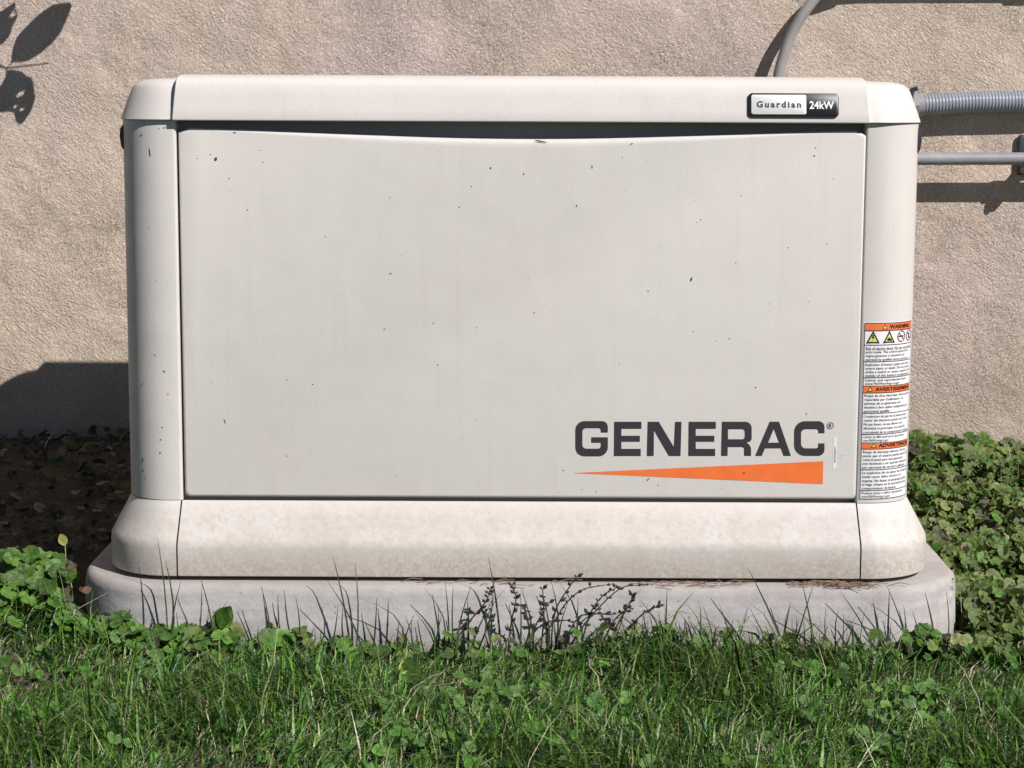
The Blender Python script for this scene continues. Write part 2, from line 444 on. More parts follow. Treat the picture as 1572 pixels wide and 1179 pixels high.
# front panel with a shallow hand scoop along its upper edge
PX0, PX1, PZ0 = at(278, 480, 0)[0], at(1323.5, 480, 0)[0], .1295
def scoop(x):
    t = (x - PX0) / (PX1 - PX0); s = math.sin(math.pi * min(1, max(0, t))) ** 1.5
    return .686 - .0145 * s, s
def panel_ring(i, Y, ti):
    P = []; r = .007
    a, b, z0 = PX0 + i, PX1 - i, PZ0 + i
    def corner(cx, cz, a0):
        for k in range(5):
            q = R_(a0 + 90 * k / 4); P.append((cx + r * math.cos(q), Y, cz + r * math.sin(q)))
    corner(a + r, z0 + r, 180); corner(b - r, z0 + r, 270)
    N = 64; rr = r
    for k in range(N + 1):
        x = b + (a - b) * k / N; z, s = scoop(x)
        e = min(x - a, b - x); rd = 0 if e > rr else rr - math.sqrt(max(0, rr * rr - (rr - e) ** 2))
        P.append((x, Y, z - i * .6 - ti * s - rd))
    return P
rings = [panel_ring(0, .022, 0), panel_ring(0, .006, 0), panel_ring(.0006, .0035, .001), panel_ring(.0018, .0014, .003), panel_ring(.0034, .0003, .006), panel_ring(.005, 0, .010)]
V, F = loft(rings, True, False, True)
mesh_obj('front_panel', V, F, M['paint'], G, auto=45)

# corner posts
XI = .5112
def post_plan(sx, rear=False):
    P = [(XI, .03), (XI, .0035)]
    for k in range(1, 5):
        a = R_(180 + 90 * k / 4); P.append((XI + .0045 + .0045 * math.cos(a), .0035 + .0045 * math.sin(a)))
    for k in range(15):
        a = R_(-90 + 90 * k / 14); P.append((HX - PR + PR * math.cos(a), -.001 + PR + PR * math.sin(a)))
    P += [(HX, .112), (HX - .004, .116), (HX - .02, .116)]
    if rear: P = [(x, DEP - y) for x, y in P]
    return [(sx * x, y) for x, y in P]
for rear in (False, True):
    for sx in (-1, 1):
        pl = post_plan(sx, rear)
        V, F = loft([[(x, y, z) for x, y in pl] for z in (ZB + .001, ZB + .15, ZL - .1, ZL - .0004)], False)
        mesh_obj('corner_post', V, F, M['paint'], G, auto=50)

# side panels with louvres, rear panel
for sx in (-1, 1):
    V, F = box(*sorted((sx * (HX - .018), sx * (HX - .006))), .120, DEP - .120, ZB + .003, ZL + .005)
    sp_ = bevel(mesh_obj('side_panel', V, F, M['paint'], G), .002)
    for k in range(9):
        z = .22 + k * .032
        pr = [(0, z), (.0, z + .022), (.012, z + .004), (.012, z)]
        V, F = loft([[(sx * (HX - .0062 + a), y, b) for a, b in pr] for y in (.17, DEP - .17)], True, True, True)
        if sx < 0: F = [tuple(reversed(f)) for f in F]
        mesh_obj('louvre', V, F, M['paint'], sp_)
    # black latch under the lid
    V, F = loft([[(sx * (HX - .006 + o * a), .045 + b, z) for a, b in ((0, 0), (1, .006), (1, .064), (0, .07))] for z, o in ((.652, .004), (.657, .007), (.672, .009), (.684, .008), (.690, .004))], True, True, True)
    if sx < 0: F = [tuple(reversed(f)) for f in F]
    mesh_obj('latch', V, F, M['dark'], G, auto=50)
V, F = box(-XI + .003, XI - .003, DEP - .019, DEP - .004, ZB + .003, ZL + .005)
bevel(mesh_obj('rear_panel', V, F, M['paint'], G), .002)

# base skirt: a flared ring in segments with open seams
zk = at(786, 838, -.031)[2]
prof = [(-.012, ZB - .004), (-.003, ZB + .0005), (.0, ZB - .0005), (.0285, zk + .008), (.0315, zk + .002), (.0325, zk - .006), (.0325, .0185), (.0318, .015), (.029, .0136), (-.01, .0136)]
def ring_at(d, n=12): return rrect(HX + d, -.002 - d, DEP + .002 + d, PR + .004 + d, 0, n)
def skirt_piece(name, pts):            # pts(d) -> open plan polyline for offset d
    V, F = loft([[(x, y, z) for x, y in pts(d)] for d, z in prof], False)
    o = mesh_obj(name, V, F, M['paint'], G, auto=40); return o
SX = lambda d: .5125 + d * .10
gap = .0011
def front_pts(d): return [(-SX(d) + gap, -.002 - d)] + [(x, -.002 - d) for x in np.linspace(-.45, .45, 13)] + [(SX(d) - gap, -.002 - d)]
def rear_pts(d): return [(-x, DEP - y) for x, y in front_pts(d)]
def corner_pts(sx, rear):
    def f(d):
        r = PR + .004 + d; cx, cy = HX + d - r, -.002 - d + r
        P = [(SX(d) + gap, -.002 - d)] + [(cx + r * math.cos(R_(a)), cy + r * math.sin(R_(a))) for a in np.linspace(-90, 0, 15)] + [(HX + d, .118)]
        if rear: P = [(x, DEP - y) for x, y in P]
        P = [(sx * x, y) for x, y in P]
        return P if (sx > 0) != rear else P[::-1]
    return f
skirt_piece('base_front', front_pts); skirt_piece('base_rear', rear_pts)
for sx in (-1, 1):
    for rear in (False, True): skirt_piece('base_corner', corner_pts(sx, rear))
    def side(d, sx=sx):
        P = [(sx * (HX + d), y) for y in np.linspace(.120, DEP - .120, 6)]
        return P if sx > 0 else P[::-1]
    skirt_piece('base_side', side)
V, F = box(-HX + .03, HX - .03, .0, DEP, .0195, .035); mesh_obj('base_frame', V, F, M['dark'], G)
for sx in (-1, 1):
    for y in (.05, DEP - .05):
        V, F = tube([(sx * .5, y, .005), (sx * .5, y, .0205)], .03, 14); mesh_obj('foot', V, F, M['dark'], G)

# lid shell (its ends show) and the raised middle panel
lp = [(.040, .0), (.0002, .0), (.0, .0004), (.0045, .0145), (.0114, .034), (.0165, .047), (.0195, .0515), (.0245, .0552), (.034, .0585), (.046, .0602), (.09, .0622)]
def lid_ring(d): return rrect(.6045 - d, -.0075 + d, DEP + .018 - d, max(.080 - d * .6, .03), 0, 14)
V, F = loft([[(x, y, ZL + z) for x, y in lid_ring(d)] for d, z in lp], True, False, True)
mesh_obj('lid', V, F, M['paint'], G, auto=40)
lc = [(.040, -.0012), (-.003, -.0012), (-.0048, .0002), (-.005, .003), (-.0022, .0158), (.0022, .0356), (.0058, .0500), (.0095, .0565), (.016, .0612), (.030, .0643), (.045, .0660), (.10, .0672), (.2, .0680)]
def lid_y(d, z, front): return (-.0075 + d, z) if front else (DEP + .018 - d, z)
yz = [lid_y(d, z, True) for d, z in lc] + [lid_y(d, z, False) for d, z in reversed(lc)]
rings = []
for sx, ins in ((-1, .003), (-1, .0005), (-1, 0), (1, 0), (1, .0005), (1, .003)):
    k = 0 if ins == 0 else (.0012 if ins < .001 else .006)
    rings.append([(sx * (.5135 - z * .075 + (0 if k == 0 else (.0012 if k < .002 else .0016))), y + (k if y < .3 else -k) * (z > -.001) * .9, ZL + z - k * .8 * (z > .04)) for y, z in yz])
V, F = loft(rings, True, True, True)
F = [tuple(reversed(f)) for f in F]
mesh_obj('lid_panel', V, F, M['paint'], G, auto=38)

# badge on the sloping face of the lid
f0 = np.array((0, -.0075 - .0022, ZL + .0158)); f1 = np.array((0, -.0075 + .0058, ZL + .05))
LU = (f1 - f0) / np.linalg.norm(f1 - f0); LN = np.array((0, -LU[2], LU[1]))
bc = at(1216, 162, .0)                                     # centre of the badge
bz0 = f0 + LU * ((bc[2] - f0[2]) / LU[2])
def on_lid(x, v, h): return tuple(bz0 + LU * v + LN * h + np.array((x, 0, 0)))
bl, br = at(1147.5, 162, 0)[0], at(1286, 162, 0)[0]; bh = .0178
def rr2(x0, x1, y0, y1, r): return fillet([(x0, y0, r), (x1, y0, r), (x1, y1, r), (x0, y1, r)])
def plate(name, poly, h0, h1, mat, parent, place):
    n = len(poly); inset = []
    c = np.mean(np.array(poly), 0)
    for p in poly:
        q = np.array(p) - c; l = np.linalg.norm(q); inset.append(c + q * (1 - .0008 / l))
    V = [place(p[0], p[1], h0) for p in poly] + [place(p[0], p[1], h1 - .0005) for p in poly] + [place(p[0], p[1], h1) for p in inset]
    F = [(i + n * k, (i + 1) % n + n * k, (i + 1) % n + n * (k + 1), i + n * (k + 1)) for k in (0, 1) for i in range(n)] + [tuple(range(2 * n, 3 * n))]
    return mesh_obj(name, V, F, mat, parent, auto=50)
badge = plate('badge', rr2(bl, br, -bh, bh, .006), -.001, .0034, M['badge'], G, on_lid)
bm_ = at(1236, 162, 0)[0]
plate('badge_field', rr2(bl + .0045, bm_, -bh + .0036, bh - .0026, .003), .003, .0040, M['badgewhite'], badge, on_lid)
def flat_text(name, s, x, y, h, mat, parent, place, off, bold=.02, w=None, spacing=1.0):
    V, F = text2d(s, 1.0, bold, spacing); V = fit(V, x, y, h, w)
    return mesh_obj(name, [place(a, b, off) for a, b in V], F, mat, parent)
flat_text('lettering', 'Guardian', at(1160, 162, 0)[0], -.0042, .0098, M['blackprint'], badge, on_lid, .0043, .034, w=.0655, spacing=1.35)
flat_text('lettering', '24kW', at(1241, 162, 0)[0], -.0058, .0118, M['badgewhite'], badge, on_lid, .0037, .022, w=.0362)

# brand lettering and stripe on the front panel
def on_panel(x, z, h): return (x, -h, z)
def P7(x, y): return (860 + x / 7.86, 620 + y / 7.86)
def P8(x, y): return (1060 + x / 6.046, 620 + y / 6.046)
def px2(pts, conv):
    out = []
    for q in pts:
        a, b = conv(q[0], q[1]); p = at(a, b, 0); out.append((p[0], p[2], (q[2] if len(q) > 2 else 0) / (7.86 if conv is P7 else 6.046) * .00098))
    return fillet(out)
E1 = [(652, 215), (980, 215), (980, 300), (738, 300), (738, 384), (962, 384), (962, 456), (738, 456), (738, 542), (972, 542), (972, 628), (648, 628)]
letters = [
    [px2([(575, 345), (575, 207, 110), (183, 207, 110), (183, 632, 110), (575, 632, 110), (575, 402), (375, 402), (375, 468), (490, 468), (490, 540, 48), (268, 540, 48), (268, 292, 48), (490, 292, 40), (490, 345)], P7)],
    [px2(E1, P7)],
    [px2([(1056, 215), (1190, 215), (1372, 520), (1386, 215), (1464, 215), (1452, 628), (1310, 628), (1132, 318), (1128, 628), (1046, 628)], P7)],
    [px2([(x + 898, y) for x, y in E1], P7)],
    [px2([(292, 165), (568, 165, 60), (568, 345, 45), (520, 358), (562, 392, 30), (562, 482), (498, 482), (498, 400, 22), (346, 400), (344, 482), (284, 482)], P8), px2([(348, 234), (504, 234, 26), (504, 328, 26), (348, 328)], P8)],
    [px2([(735, 165), (822, 165), (932, 482), (864, 482), (838, 412), (692, 412), (662, 482), (600, 482)], P8), px2([(774, 232), (822, 360), (720, 360)], P8)],
    [px2([(1244, 272), (1244, 160, 90), (962, 160, 100), (962, 482, 100), (1244, 482, 90), (1244, 366), (1186, 366), (1186, 412, 30), (1026, 412, 42), (1026, 234, 42), (1186, 234, 30), (1186, 272)], P8)],
]
brand = None
for sp in letters:
    V, F = curve2d(sp); o = mesh_obj('letter', [on_panel(a, b, .0004) for a, b in V], F, M['ink'], brand or G)
    if brand is None: o.name = 'brand_lettering'; brand = o
c = at(1274.5, 653.5, 0); ro, ri = .0053, .0043
V, F = curve2d([[(c[0] + r * math.cos(a), c[2] + r * math.sin(a)) for a in np.linspace(0, 2 * math.pi, 25)[:-1]] for r in (ro, ri)])
reg = mesh_obj('registered_mark', [on_panel(a, b, .0004) for a, b in V], F, M['ink'], brand)
flat_text('registered_letter', 'R', c[0] - .0022, c[2] - .0027, .0054, M['ink'], brand, on_panel, .0004, .03)
tri = [at(879, 726, 0), at(1263, 743, 0), at(1264, 708, 0)]
mesh_obj('orange_stripe', [on_panel(p[0], p[2], .0004) for p in tri], [(0, 1, 2)], M['orange'], G)
a, b = at(1278.5, 720, 0), at(1285, 671, 0)
stk = mesh_obj('part_sticker', [on_panel(x, z, .0003) for x, z in ((a[0], a[2]), (b[0], a[2]), (b[0], b[2]), (a[0], b[2]))], [(0, 1, 2, 3)], M['label'], G)
V, F = [], []
for k in range(13):                                        # unreadably small print
    z = a[2] + .010 + k * .0019; w = random.uniform(.0011, .0023)
    V += [on_panel(x, zz, .0006) for x, zz in ((a[0] + .0018, z), (a[0] + .0018 + w, z), (a[0] + .0018 + w, z + .0011), (a[0] + .0018, z + .0011))]; F.append(tuple(range(4 * k, 4 * k + 4)))
mesh_obj('small_print', V, F, M['blackprint'], stk)

# warning label wrapped round the right corner post
U0 = .5172                                                # x where the label begins on the flat of the post
FLAT = HX - PR
def on_post(u, v, h):
    x = U0 + u
    if x <= FLAT: return (x, -.001 - h, v)
    a = (x - FLAT) / PR; return (FLAT + (PR + h) * math.sin(a), -.001 + PR - (PR + h) * math.cos(a), v)
LW = .0935
ztop = at(1325, 495.9, 0)[2]
zv = lambda py: ztop - (py - 495.9) * .000984
def strip(name, u0, u1, z0, z1, mat, parent, h, n=24):
    V, F = loft([[on_post(u0 + (u1 - u0) * k / n, z, h) for k in range(n + 1)] for z in (z0, z1)], False)
    return mesh_obj(name, V, F, mat, parent, smooth=True)
wl = strip('warning_label', -.0015, LW + .0015, zv(770.2), zv(494.4), M['label'], G, .0004)
lines = [495.9, 507.4, 529.4, 555, 579.6, 592.6, 603.2, 634.7, 667.5, 680.8, 690.6, 722.8, 755.5, 768.6]
parts = []
def sbox(u0, u1, z0, z1, h, n=24): return loft([[on_post(u0 + (u1 - u0) * k / n, z, h) for k in range(n + 1)] for z in (z0, z1)], False)
for y in lines: parts.append(sbox(0, LW, zv(y) - .0005, zv(y) + .0005, .0010))
for u in (0, LW - .0009): parts.append(sbox(u, u + .0009, zv(768.6), zv(495.9), .0013, 2))
V, F = merge(parts); mesh_obj('ruled_lines', V, F, M['blackprint'], wl)
def label_text(s, u, z, h=None, w=None, bold=.012, name='text_line', off=.0012, mat='blackprint'):
    V, F = text2d(s, 1.0, bold); V = fit(V, u, z, h, w)
    return V, [f for f in F]
def warn_sign(u, z, s):
    """small triangle sign: black edge, yellow field, mark"""
    t = lambda k: [(u, z), (u + s, z), (u + s / 2, z + s * .92)]
    c = np.mean(np.array(t(0)), 0); inn = [tuple(c + (np.array(p) - c) * .66) for p in t(0)]
    return t(0), inn
for (y0, y1, word, u, w) in ((495.9, 507.4, 'WARNING', .0385, .044), (592.6, 603.2, 'AVERTISSEMENT', .0185, .072), (680.8, 690.6, 'ADVERTENCIA', .0265, .064)):
    hb = strip('header_band', .0009, LW - .0009, zv(y1) + .0005, zv(y0) - .0005, M['labelorange'], wl, .0008)
    V, F = label_text(word, u, zv(y1) + .0026, h=.0062 if word[0] == 'W' else .0058, w=w, bold=.028)
    out, inn = warn_sign(u - .0115, zv(y1) + .0022, .0082)
    V2, F2 = curve2d([out, inn]); o = len(V); V = V + V2; F = F + [tuple(i + o for i in f) for f in F2]
    mesh_obj('lettering', [on_post(a, b, .0013) for a, b in V], F, M['blackprint'], wl)
    mesh_obj('warning_triangle', [on_post(a, b, .0011) for a, b in inn], [(0, 1, 2)], M['yellow'], wl)
# pictograms: two yellow triangles and two ringed prohibitions
zb = zv(529.4) + .0026
for k, u in enumerate((.003, .0285)):
    out, inn = warn_sign(u, zb, .0205)
    mesh_obj('pictogram_field', [on_post(a, b, .0009) for a, b in inn], [(0, 1, 2)], M['yellow'], wl)
    V, F = curve2d([out, inn])
    cx, cz = u + .01025, zb + .0062
    bolt = [(-.001, .0062), (.0016, .0062), (.0006, .0032), (.0022, .0032), (-.0014, -.0028), (-.0002, .0014), (-.0020, .0014)] if k == 0 else \
           [(-.0035, -.003), (.0048, -.003), (.0035, .001), (.001, .0005), (.0003, .0035), (-.0012, .001), (-.003, .0012)]
    V2, F2 = curve2d([[(cx + a, cz + b) for a, b in bolt]]); o = len(V)
    mesh_obj('pictogram', [on_post(a, b, .0011) for a, b in V + V2], F + [tuple(i + o for i in f) for f in F2], M['blackprint'], wl)
for k, u in enumerate((.0625, .0830)):
    r = .0088; cz = zb + .0092; n = 28
    ring = [[(u + q * math.cos(a), cz + q * math.sin(a)) for a in np.linspace(0, 2 * math.pi, n + 1)[:-1]] for q in (r, r * .82)]
    V, F = curve2d(ring)
    V2 = [(u - r * .62, cz + r * .5), (u - r * .5, cz + r * .62), (u + r * .62, cz - r * .5), (u + r * .5, cz - r * .62)]; o = len(V)
    mesh_obj('prohibition_ring', [on_post(a, b, .0011) for a, b in V + V2], F + [(o, o + 3, o + 2, o + 1)], M['redline'], wl)
    mark = [(-.006, -.0012), (.0045, -.0012), (.0045, .0012), (-.006, .0012)] if k == 0 else [(-.002, -.005), (0, -.005), (.0022, .002), (.001, .005), (-.001, .002)]
    V, F = curve2d([[(u + a, cz + b) for a, b in mark]])
    mesh_obj('pictogram', [on_post(a, b, .0009) for a, b in V], F, M['blackprint'], wl)
text = [
    (532.0, 5.8, ['Risk of electric shock. No user serviceable', 'parts inside. The control panel of this', 'engine generator is intended to be', 'operated by qualified service personnel']),
    (557.5, 5.6, ['Explosion of battery gases can cause', 'severe injury or death. Do not smoke,', 'strike a match or cause a spark in the', 'vicinity of this battery compartment.']),
    (581.5, 5.4, ['Cancer and reproductive harm', 'www.P65Warnings.ca.gov']),
    (605.0, 6.0, ['Risque de choc électrique. Aucune pièce', "réparable par l'utilisateur. Le", 'panneau de ce générateur est', 'destiné à être utilisé uniquement par', 'personnel qualifié']),
    (636.8, 6.2, ["L'explosion de gaz de la batterie peut", 'causer des blessures graves ou la mort.', 'Ne pas fumer, ne pas allumer une', 'allumette ni provoquer une étincelle', 'à proximité de ce compartiment à batterie']),
    (669.3, 5.6, ['Cancer et effet nocif sur la reproduction', 'www.P65Warnings.ca.gov']),
    (692.6, 6.0, ['Riesgo de descarga eléctrica. No hay', 'piezas que el usuario pueda reparar. El', 'control panel para este generador', 'está destinado a ser operado solamente', 'por personal de servicio calificado.']),
    (725.0, 6.1, ['La explosión de los gases de la batería', 'puede causar daños severos o la', 'muerte. No fume, ni encienda cerillos,', 'ni haga chispas en la vecindad de este', 'compartimiento de batería.']),
    (757.4, 5.4, ['Produce cáncer o daños reproductivos', 'www.P65Warnings.ca.gov']),
]
for y, pitch, ls in text:
    W = max(len(s) for s in ls)
    for k, s in enumerate(ls):
        V, F = label_text(s, .003, zv(y + pitch * (k + .85)), w=.0865 * len(s) / W * (1 if len(ls) > 2 else .86), bold=.002)
        mid = zv(y + pitch * (k + .85)); h = max(p[1] for p in V) - mid
        V = [(p[0], mid - .0004 + (p[1] - mid) * (.0050 / h)) for p in V]
        mesh_obj('text_line', [on_post(a, b, .0010) for a, b in V], F, M['blackprint'], wl)

# grit and paint chips stuck to the front
V, F = [], []
def chip_at(px, py, w, h, rot=0.0):
    p = at(px, py, 0); c, s = math.cos(rot), math.sin(rot); n = 7; o = len(V)
    for k in range(n):
        a = 2 * math.pi * k / n; q = random.uniform(.7, 1.2)
        x, z = w * q * math.cos(a) * .5, h * q * math.sin(a) * .5
        V.append((p[0] + c * x - s * z, -.0004, p[2] + s * x + c * z))
    F.append(tuple(range(o, o + n)))
for px, py, w, h, r in ((331, 244, 4.5, 6.5, 0), (323, 237, 2, 2, 0), (360, 203.5, 5, 2, .3), (829, 216.5, 23, 2.2, -.15), (969, 221, 7, 1.5, .5), (753, 258, 3, 3, 0), (804, 267, 2, 3, 0),
                        (909, 256, 1.5, 6, .1), (1061, 429, 3, 7, -.3), (1250, 239, 3, 3, 0), (1252, 227, 2, 2, 0), (724, 286, 2, 2, 0), (352, 274, 2, 2, 0), (500, 363, 2, 2, 0),
                        (885, 316, 2, 4, .2), (600, 420, 2, 3, 0), (995, 447, 2.5, 2, 0), (705, 318, 2, 2, 0), (380, 322, 2, 2, 0), (1138, 300, 2, 2, 0), (345, 647, 1.5, 8, .3), (1160, 595, 3, 2, 0),
                        (1238, 635, 2.5, 2.5, 0), (480, 590, 2, 2, 0), (590, 505, 2, 2, 0), (672, 560, 2, 2, 0), (865, 722, 2, 2, 0), (995, 736, 6, 2, .9), (1010, 745, 2, 2, 0), (915, 755, 2, 2, 0),
                        (1142, 726, 5, 1.6, .8), (440, 700, 2, 2, 0), (820, 480, 2, 2, 0), (1210, 380, 2, 2, 0), (1120, 520, 2, 2, 0)):
    chip_at(px, py, w * .00098, h * .00098, r)
for k in range(90):
    s = random.choice((.0006, .0008, .0010, .0013)); chip_at(random.uniform(285, 1305), random.uniform(222, 760), s, s * random.uniform(.8, 1.9), random.uniform(0, 3))
tag(mesh_obj('grit_speck', V, F, M['chip'], G), kind='stuff')
V, F = [], []                                             # scuffs on the left post
def chip_post(px, py, w, h, rot):
    y = -.001; x = -at(px, py, .01)[0]
    if x > FLAT: a = math.asin(min(.98, (x - FLAT) / PR)); y = PR - .001 - PR * math.cos(a)
    x = -at(px, py, y)[0]
    z = at(px, py, y)[2]; o = len(V); n = 7
    for k in range(n):
        t = 2 * math.pi * k / n; q = random.uniform(.7, 1.2); dx = w * q * math.cos(t) / 2 * math.cos(rot) - h * q * math.sin(t) / 2 * math.sin(rot); dz = w * q * math.cos(t) / 2 * math.sin(rot) + h * q * math.sin(t) / 2 * math.cos(rot)
        xx = x + dx; yy = -.0015
        if xx > FLAT: aa = math.asin(min(.99, (xx - FLAT) / (PR + .0005))); yy = PR - .001 - (PR + .0005) * math.cos(aa)
        V.append((-xx, yy, z + dz))
    F.append(tuple(range(o, o + n)))
for px, py, w, h, r in ((230, 234, 1.6, 17, -.15), (217, 207, 3, 3, 0), (252, 196, 4, 1.5, -.6), (244, 197, 2, 1.5, -.6), (219, 706, 2, 9, 0), (219, 722, 2, 7, 0), (247, 675, 3, 2, 0), (246, 695, 2.5, 3, 0), (249, 656, 3, 2, 0), (252, 570, 1.6, 6, -.6), (238, 545, 1.5, 3, 0), (228, 350, 1.5, 2, 0), (240, 430, 1.5, 1.5, 0), (218, 590, 1.5, 5, .3), (258, 605, 2, 2, 0), (222, 735, 1.5, 3, 0)):
    chip_post(px, py, w * .00098, h * .00098, r)
tag(mesh_obj('scuff_mark', V, F, M['chip'], G), kind='stuff')

# ---------------------------------------------------------------- conduits on the wall
def wx(px, py, s): return tuple(at(px, py, WALL_Y - s))
# flexible corrugated conduit
p0 = np.array(wx(1418, 161, .026)); p1 = np.array(wx(1572, 155.5, .026))
n = 0; path, rad = [], []
fpts = [Vector((p0[0] - .26, DEP + .02, p0[2] - .03)), Vector((p0[0] - .24, DEP + .12, p0[2] - .03)), Vector((p0[0] - .19, WALL_Y - .05, p0[2] - .012)), Vector((p0[0] - .10, WALL_Y - .026, p0[2] - .004)), Vector(p0),
        Vector(p0 + (p1 - p0) * .5 + np.array((0, 0, .0015))), Vector(p1), Vector((p1[0] + .35, p1[1], p1[2] + .012)), Vector((p1[0] + .9, p1[1], p1[2] + .004))]
sp = smooth_path(fpts, 60)
acc = 0; last = sp[0]; step = .0012; path = [sp[0]]
for q in sp[1:]:
    while (q - last).length > step:
        last = last + (q - last).normalized() * step; path.append(last)
rad = [.0212 + .0008 * math.sin(2 * math.pi * i * step / .0066) for i in range(len(path))]
V, F = tube(path, rad, 20); fc = mesh_obj('flexible_conduit', V, F, M['flex'], smooth=True)
tag(fc, 'bluish grey ribbed flexible conduit running along the wall at lid height', 'conduit')
i0 = min(range(len(path)), key=lambda i: abs(path[i].x - (p0[0] - .004)))
d = (path[i0 + 5] - path[i0]).normalized()
V, F = merge([tube([path[i0] - d * .02, path[i0] - d * .010], .027, 8), tube([path[i0] - d * .010, path[i0] + d * .003], .0236, 20), tube([path[i0] - d * .045, path[i0] - d * .02], .0245, 20)])
mesh_obj('gland_nut', V, F, M['pvc2'], fc, auto=40)
sb = Vector(wx(1399, 138, .06)); V, F = merge([tube([sb, sb + Vector((.012, -.004, .003))], .0042, 8), tube([sb + Vector((-.004, 0, -.02)), sb + Vector((.002, 0, 0))], .006, 8)])
mesh_obj('gland_screw', V, F, M['darkmetal'], fc, auto=40)

# straight rigid conduit on a standoff hanger
S2 = .056; q0 = Vector(wx(1408, 244, S2)); q1 = Vector(wx(1572, 243.5, S2)); dx = (q1 - q0)
path = [Vector((q0.x - .16, DEP, q0.z)), Vector((q0.x - .16, WALL_Y - S2 - .08, q0.z))] + [Vector((q0.x - .08 - .08 * math.cos(a), WALL_Y - S2 - .08 + .08 * math.sin(a), q0.z)) for a in np.linspace(.15, math.pi / 2, 9)] + [q0, q1, q1 + dx.normalized() * .9]
V, F = tube(path, .0125, 20); rc = mesh_obj('rigid_conduit', V, F, M['pvc2'], smooth=True)
tag(rc, 'straight grey rigid conduit below the ribbed one at the right', 'conduit')
hg = q1 + Vector((.012, 0, 0))
H = empty('conduit_hanger', (hg.x, WALL_Y, hg.z)); tag(H, 'dark metal standoff clamp holding the straight conduit at the picture edge', 'clamp')
def loc(o): o.parent = H; o.matrix_parent_inverse = Matrix.Translation((-hg.x, -WALL_Y, -hg.z)); return o
V, F = tube([Vector((hg.x - .012, hg.y, hg.z)), Vector((hg.x + .012, hg.y, hg.z))], .0148, 20); loc(mesh_obj('clamp_band', V, F, M['darkmetal'], auto=40))
V, F = box(hg.x - .011, hg.x + .011, hg.y - .008, WALL_Y - .001, hg.z - .031, hg.z - .0165); loc(bevel(mesh_obj('standoff_arm', V, F, M['darkmetal']), .002))
V, F = box(hg.x - .013, hg.x + .02, WALL_Y - .012, WALL_Y - .001, hg.z - .034, hg.z + .046); loc(bevel(mesh_obj('back_plate', V, F, M['darkmetal']), .004))
V, F = tube([Vector((hg.x, hg.y - .013, hg.z - .024)), Vector((hg.x, hg.y - .006, hg.z - .024))], .006, 6); loc(mesh_obj('bolt', V, F, M['metal'], auto=30))

# bent conduit rising behind the lid
S3 = .042
pts = [Vector(wx(1190, 330, S3)), Vector(wx(1190, 200, S3)), Vector(wx(1193, 130, S3)), Vector(wx(1203, 85, S3)), Vector(wx(1219, 45, S3)), Vector(wx(1245, 5, S3)), Vector(wx(1272, -24, S3)), Vector(wx(1302, -42, S3)), Vector(wx(1340, -49, S3)), Vector(wx(1420, -51, S3)), Vector(wx(1700, -51, S3)), Vector(wx(2100, -51, S3))]
pts = [Vector((pts[0].x, pts[0].y, gz(pts[0].x, 1.0) - .05))] + pts
V, F = tube(smooth_path(pts, 10), .0106, 18); bc_ = mesh_obj('bent_conduit', V, F, M['pvc'], smooth=True)
tag(bc_, 'pale grey conduit bending up and right above the lid', 'conduit')
for a, b in (((1290, -36), (1322, -46)), ((1592, -51), (1622, -51))):
    V, F = tube([Vector(wx(*a, S3)), Vector(wx(*b, S3))], .0138, 16); mesh_obj('coupling', V, F, M['pvc'], bc_, auto=40)
    m_ = (Vector(wx(*a, S3)) + Vector(wx(*b, S3))) / 2
    V, F = box(m_.x - .007, m_.x + .007, m_.y + .008, WALL_Y - .001, m_.z - .009, m_.z + .009); mesh_obj('strap', V, F, M['darkmetal'], bc_)

# ---------------------------------------------------------------- branch above the picture, whose leaves shade the wall
B = empty('overhanging_branch', (-.55, .78, 1.9))
tag(B, 'leafy twig overhanging the wall, seen by its leaf shadows at upper left', 'branch')
def on_ray(px, py, s):
    p = at(px, py, WALL_Y); return p + np.array((SL, -1, ST)) * s
S4 = .24
def bind(o): o.parent = B; o.matrix_parent_inverse = Matrix.Translation((.55, -.78, -1.9)); return o
def shadow_leaf(outline, holes=(), s=S4, tilt=.04):
    cpx = np.mean(np.array(outline), 0)
    V2, F2 = curve2d([[(a, -b) for a, b in outline]] + [[(a, -b) for a, b in h] for h in holes])
    V = []
    for a, b in V2:
        V.append(on_ray(a, -b, s + tilt * ((a - cpx[0]) + (-b - cpx[1])) / 100 + .004 * math.sin(a * .12)))
    o = bind(mesh_obj('leaf', V, F2, M['tree'])); m = o.modifiers.new('thick', 'SOLIDIFY'); m.thickness = .0006
    return o
L2 = [(16, 100), (19, 76), (25, 58), (38, 43), (52, 29), (66, 17), (82, 7), (98, 4), (107, 4), (110, 9), (106, 21), (100, 35), (93, 50), (80, 66), (62, 82), (44, 93), (32, 96), (20, 96)]
L3 = [(10, 108), (18, 107), (34, 110), (40, 116), (48, 119), (51, 127), (52, 140), (54, 150), (50, 164), (46, 173), (40, 182), (36, 188), (30, 192), (24, 187), (21, 174), (14, 171), (0, 173), (-14, 168), (-20, 150), (-6, 140), (3, 128), (8, 118)]
L1 = [(-60, 60), (-45, 34), (-20, 24), (0, 18), (13, 10), (22, 3), (24, 8), (22, 14), (27, 22), (25, 30), (19, 40), (16, 52), (6, 66), (-8, 74), (-30, 78), (-48, 74)]
H1 = [(14, 26), (20, 16), (26, 15), (25, 22), (19, 27)]
shadow_leaf(L2, [])
shadow_leaf(L3, [[(24, 147), (30, 141), (38, 139), (35, 146), (27, 150)], [(20, 164), (25, 160), (26, 163), (22, 167)], [(29, 169), (33, 166), (38, 167), (33, 171)]])
shadow_leaf(L1, [H1])
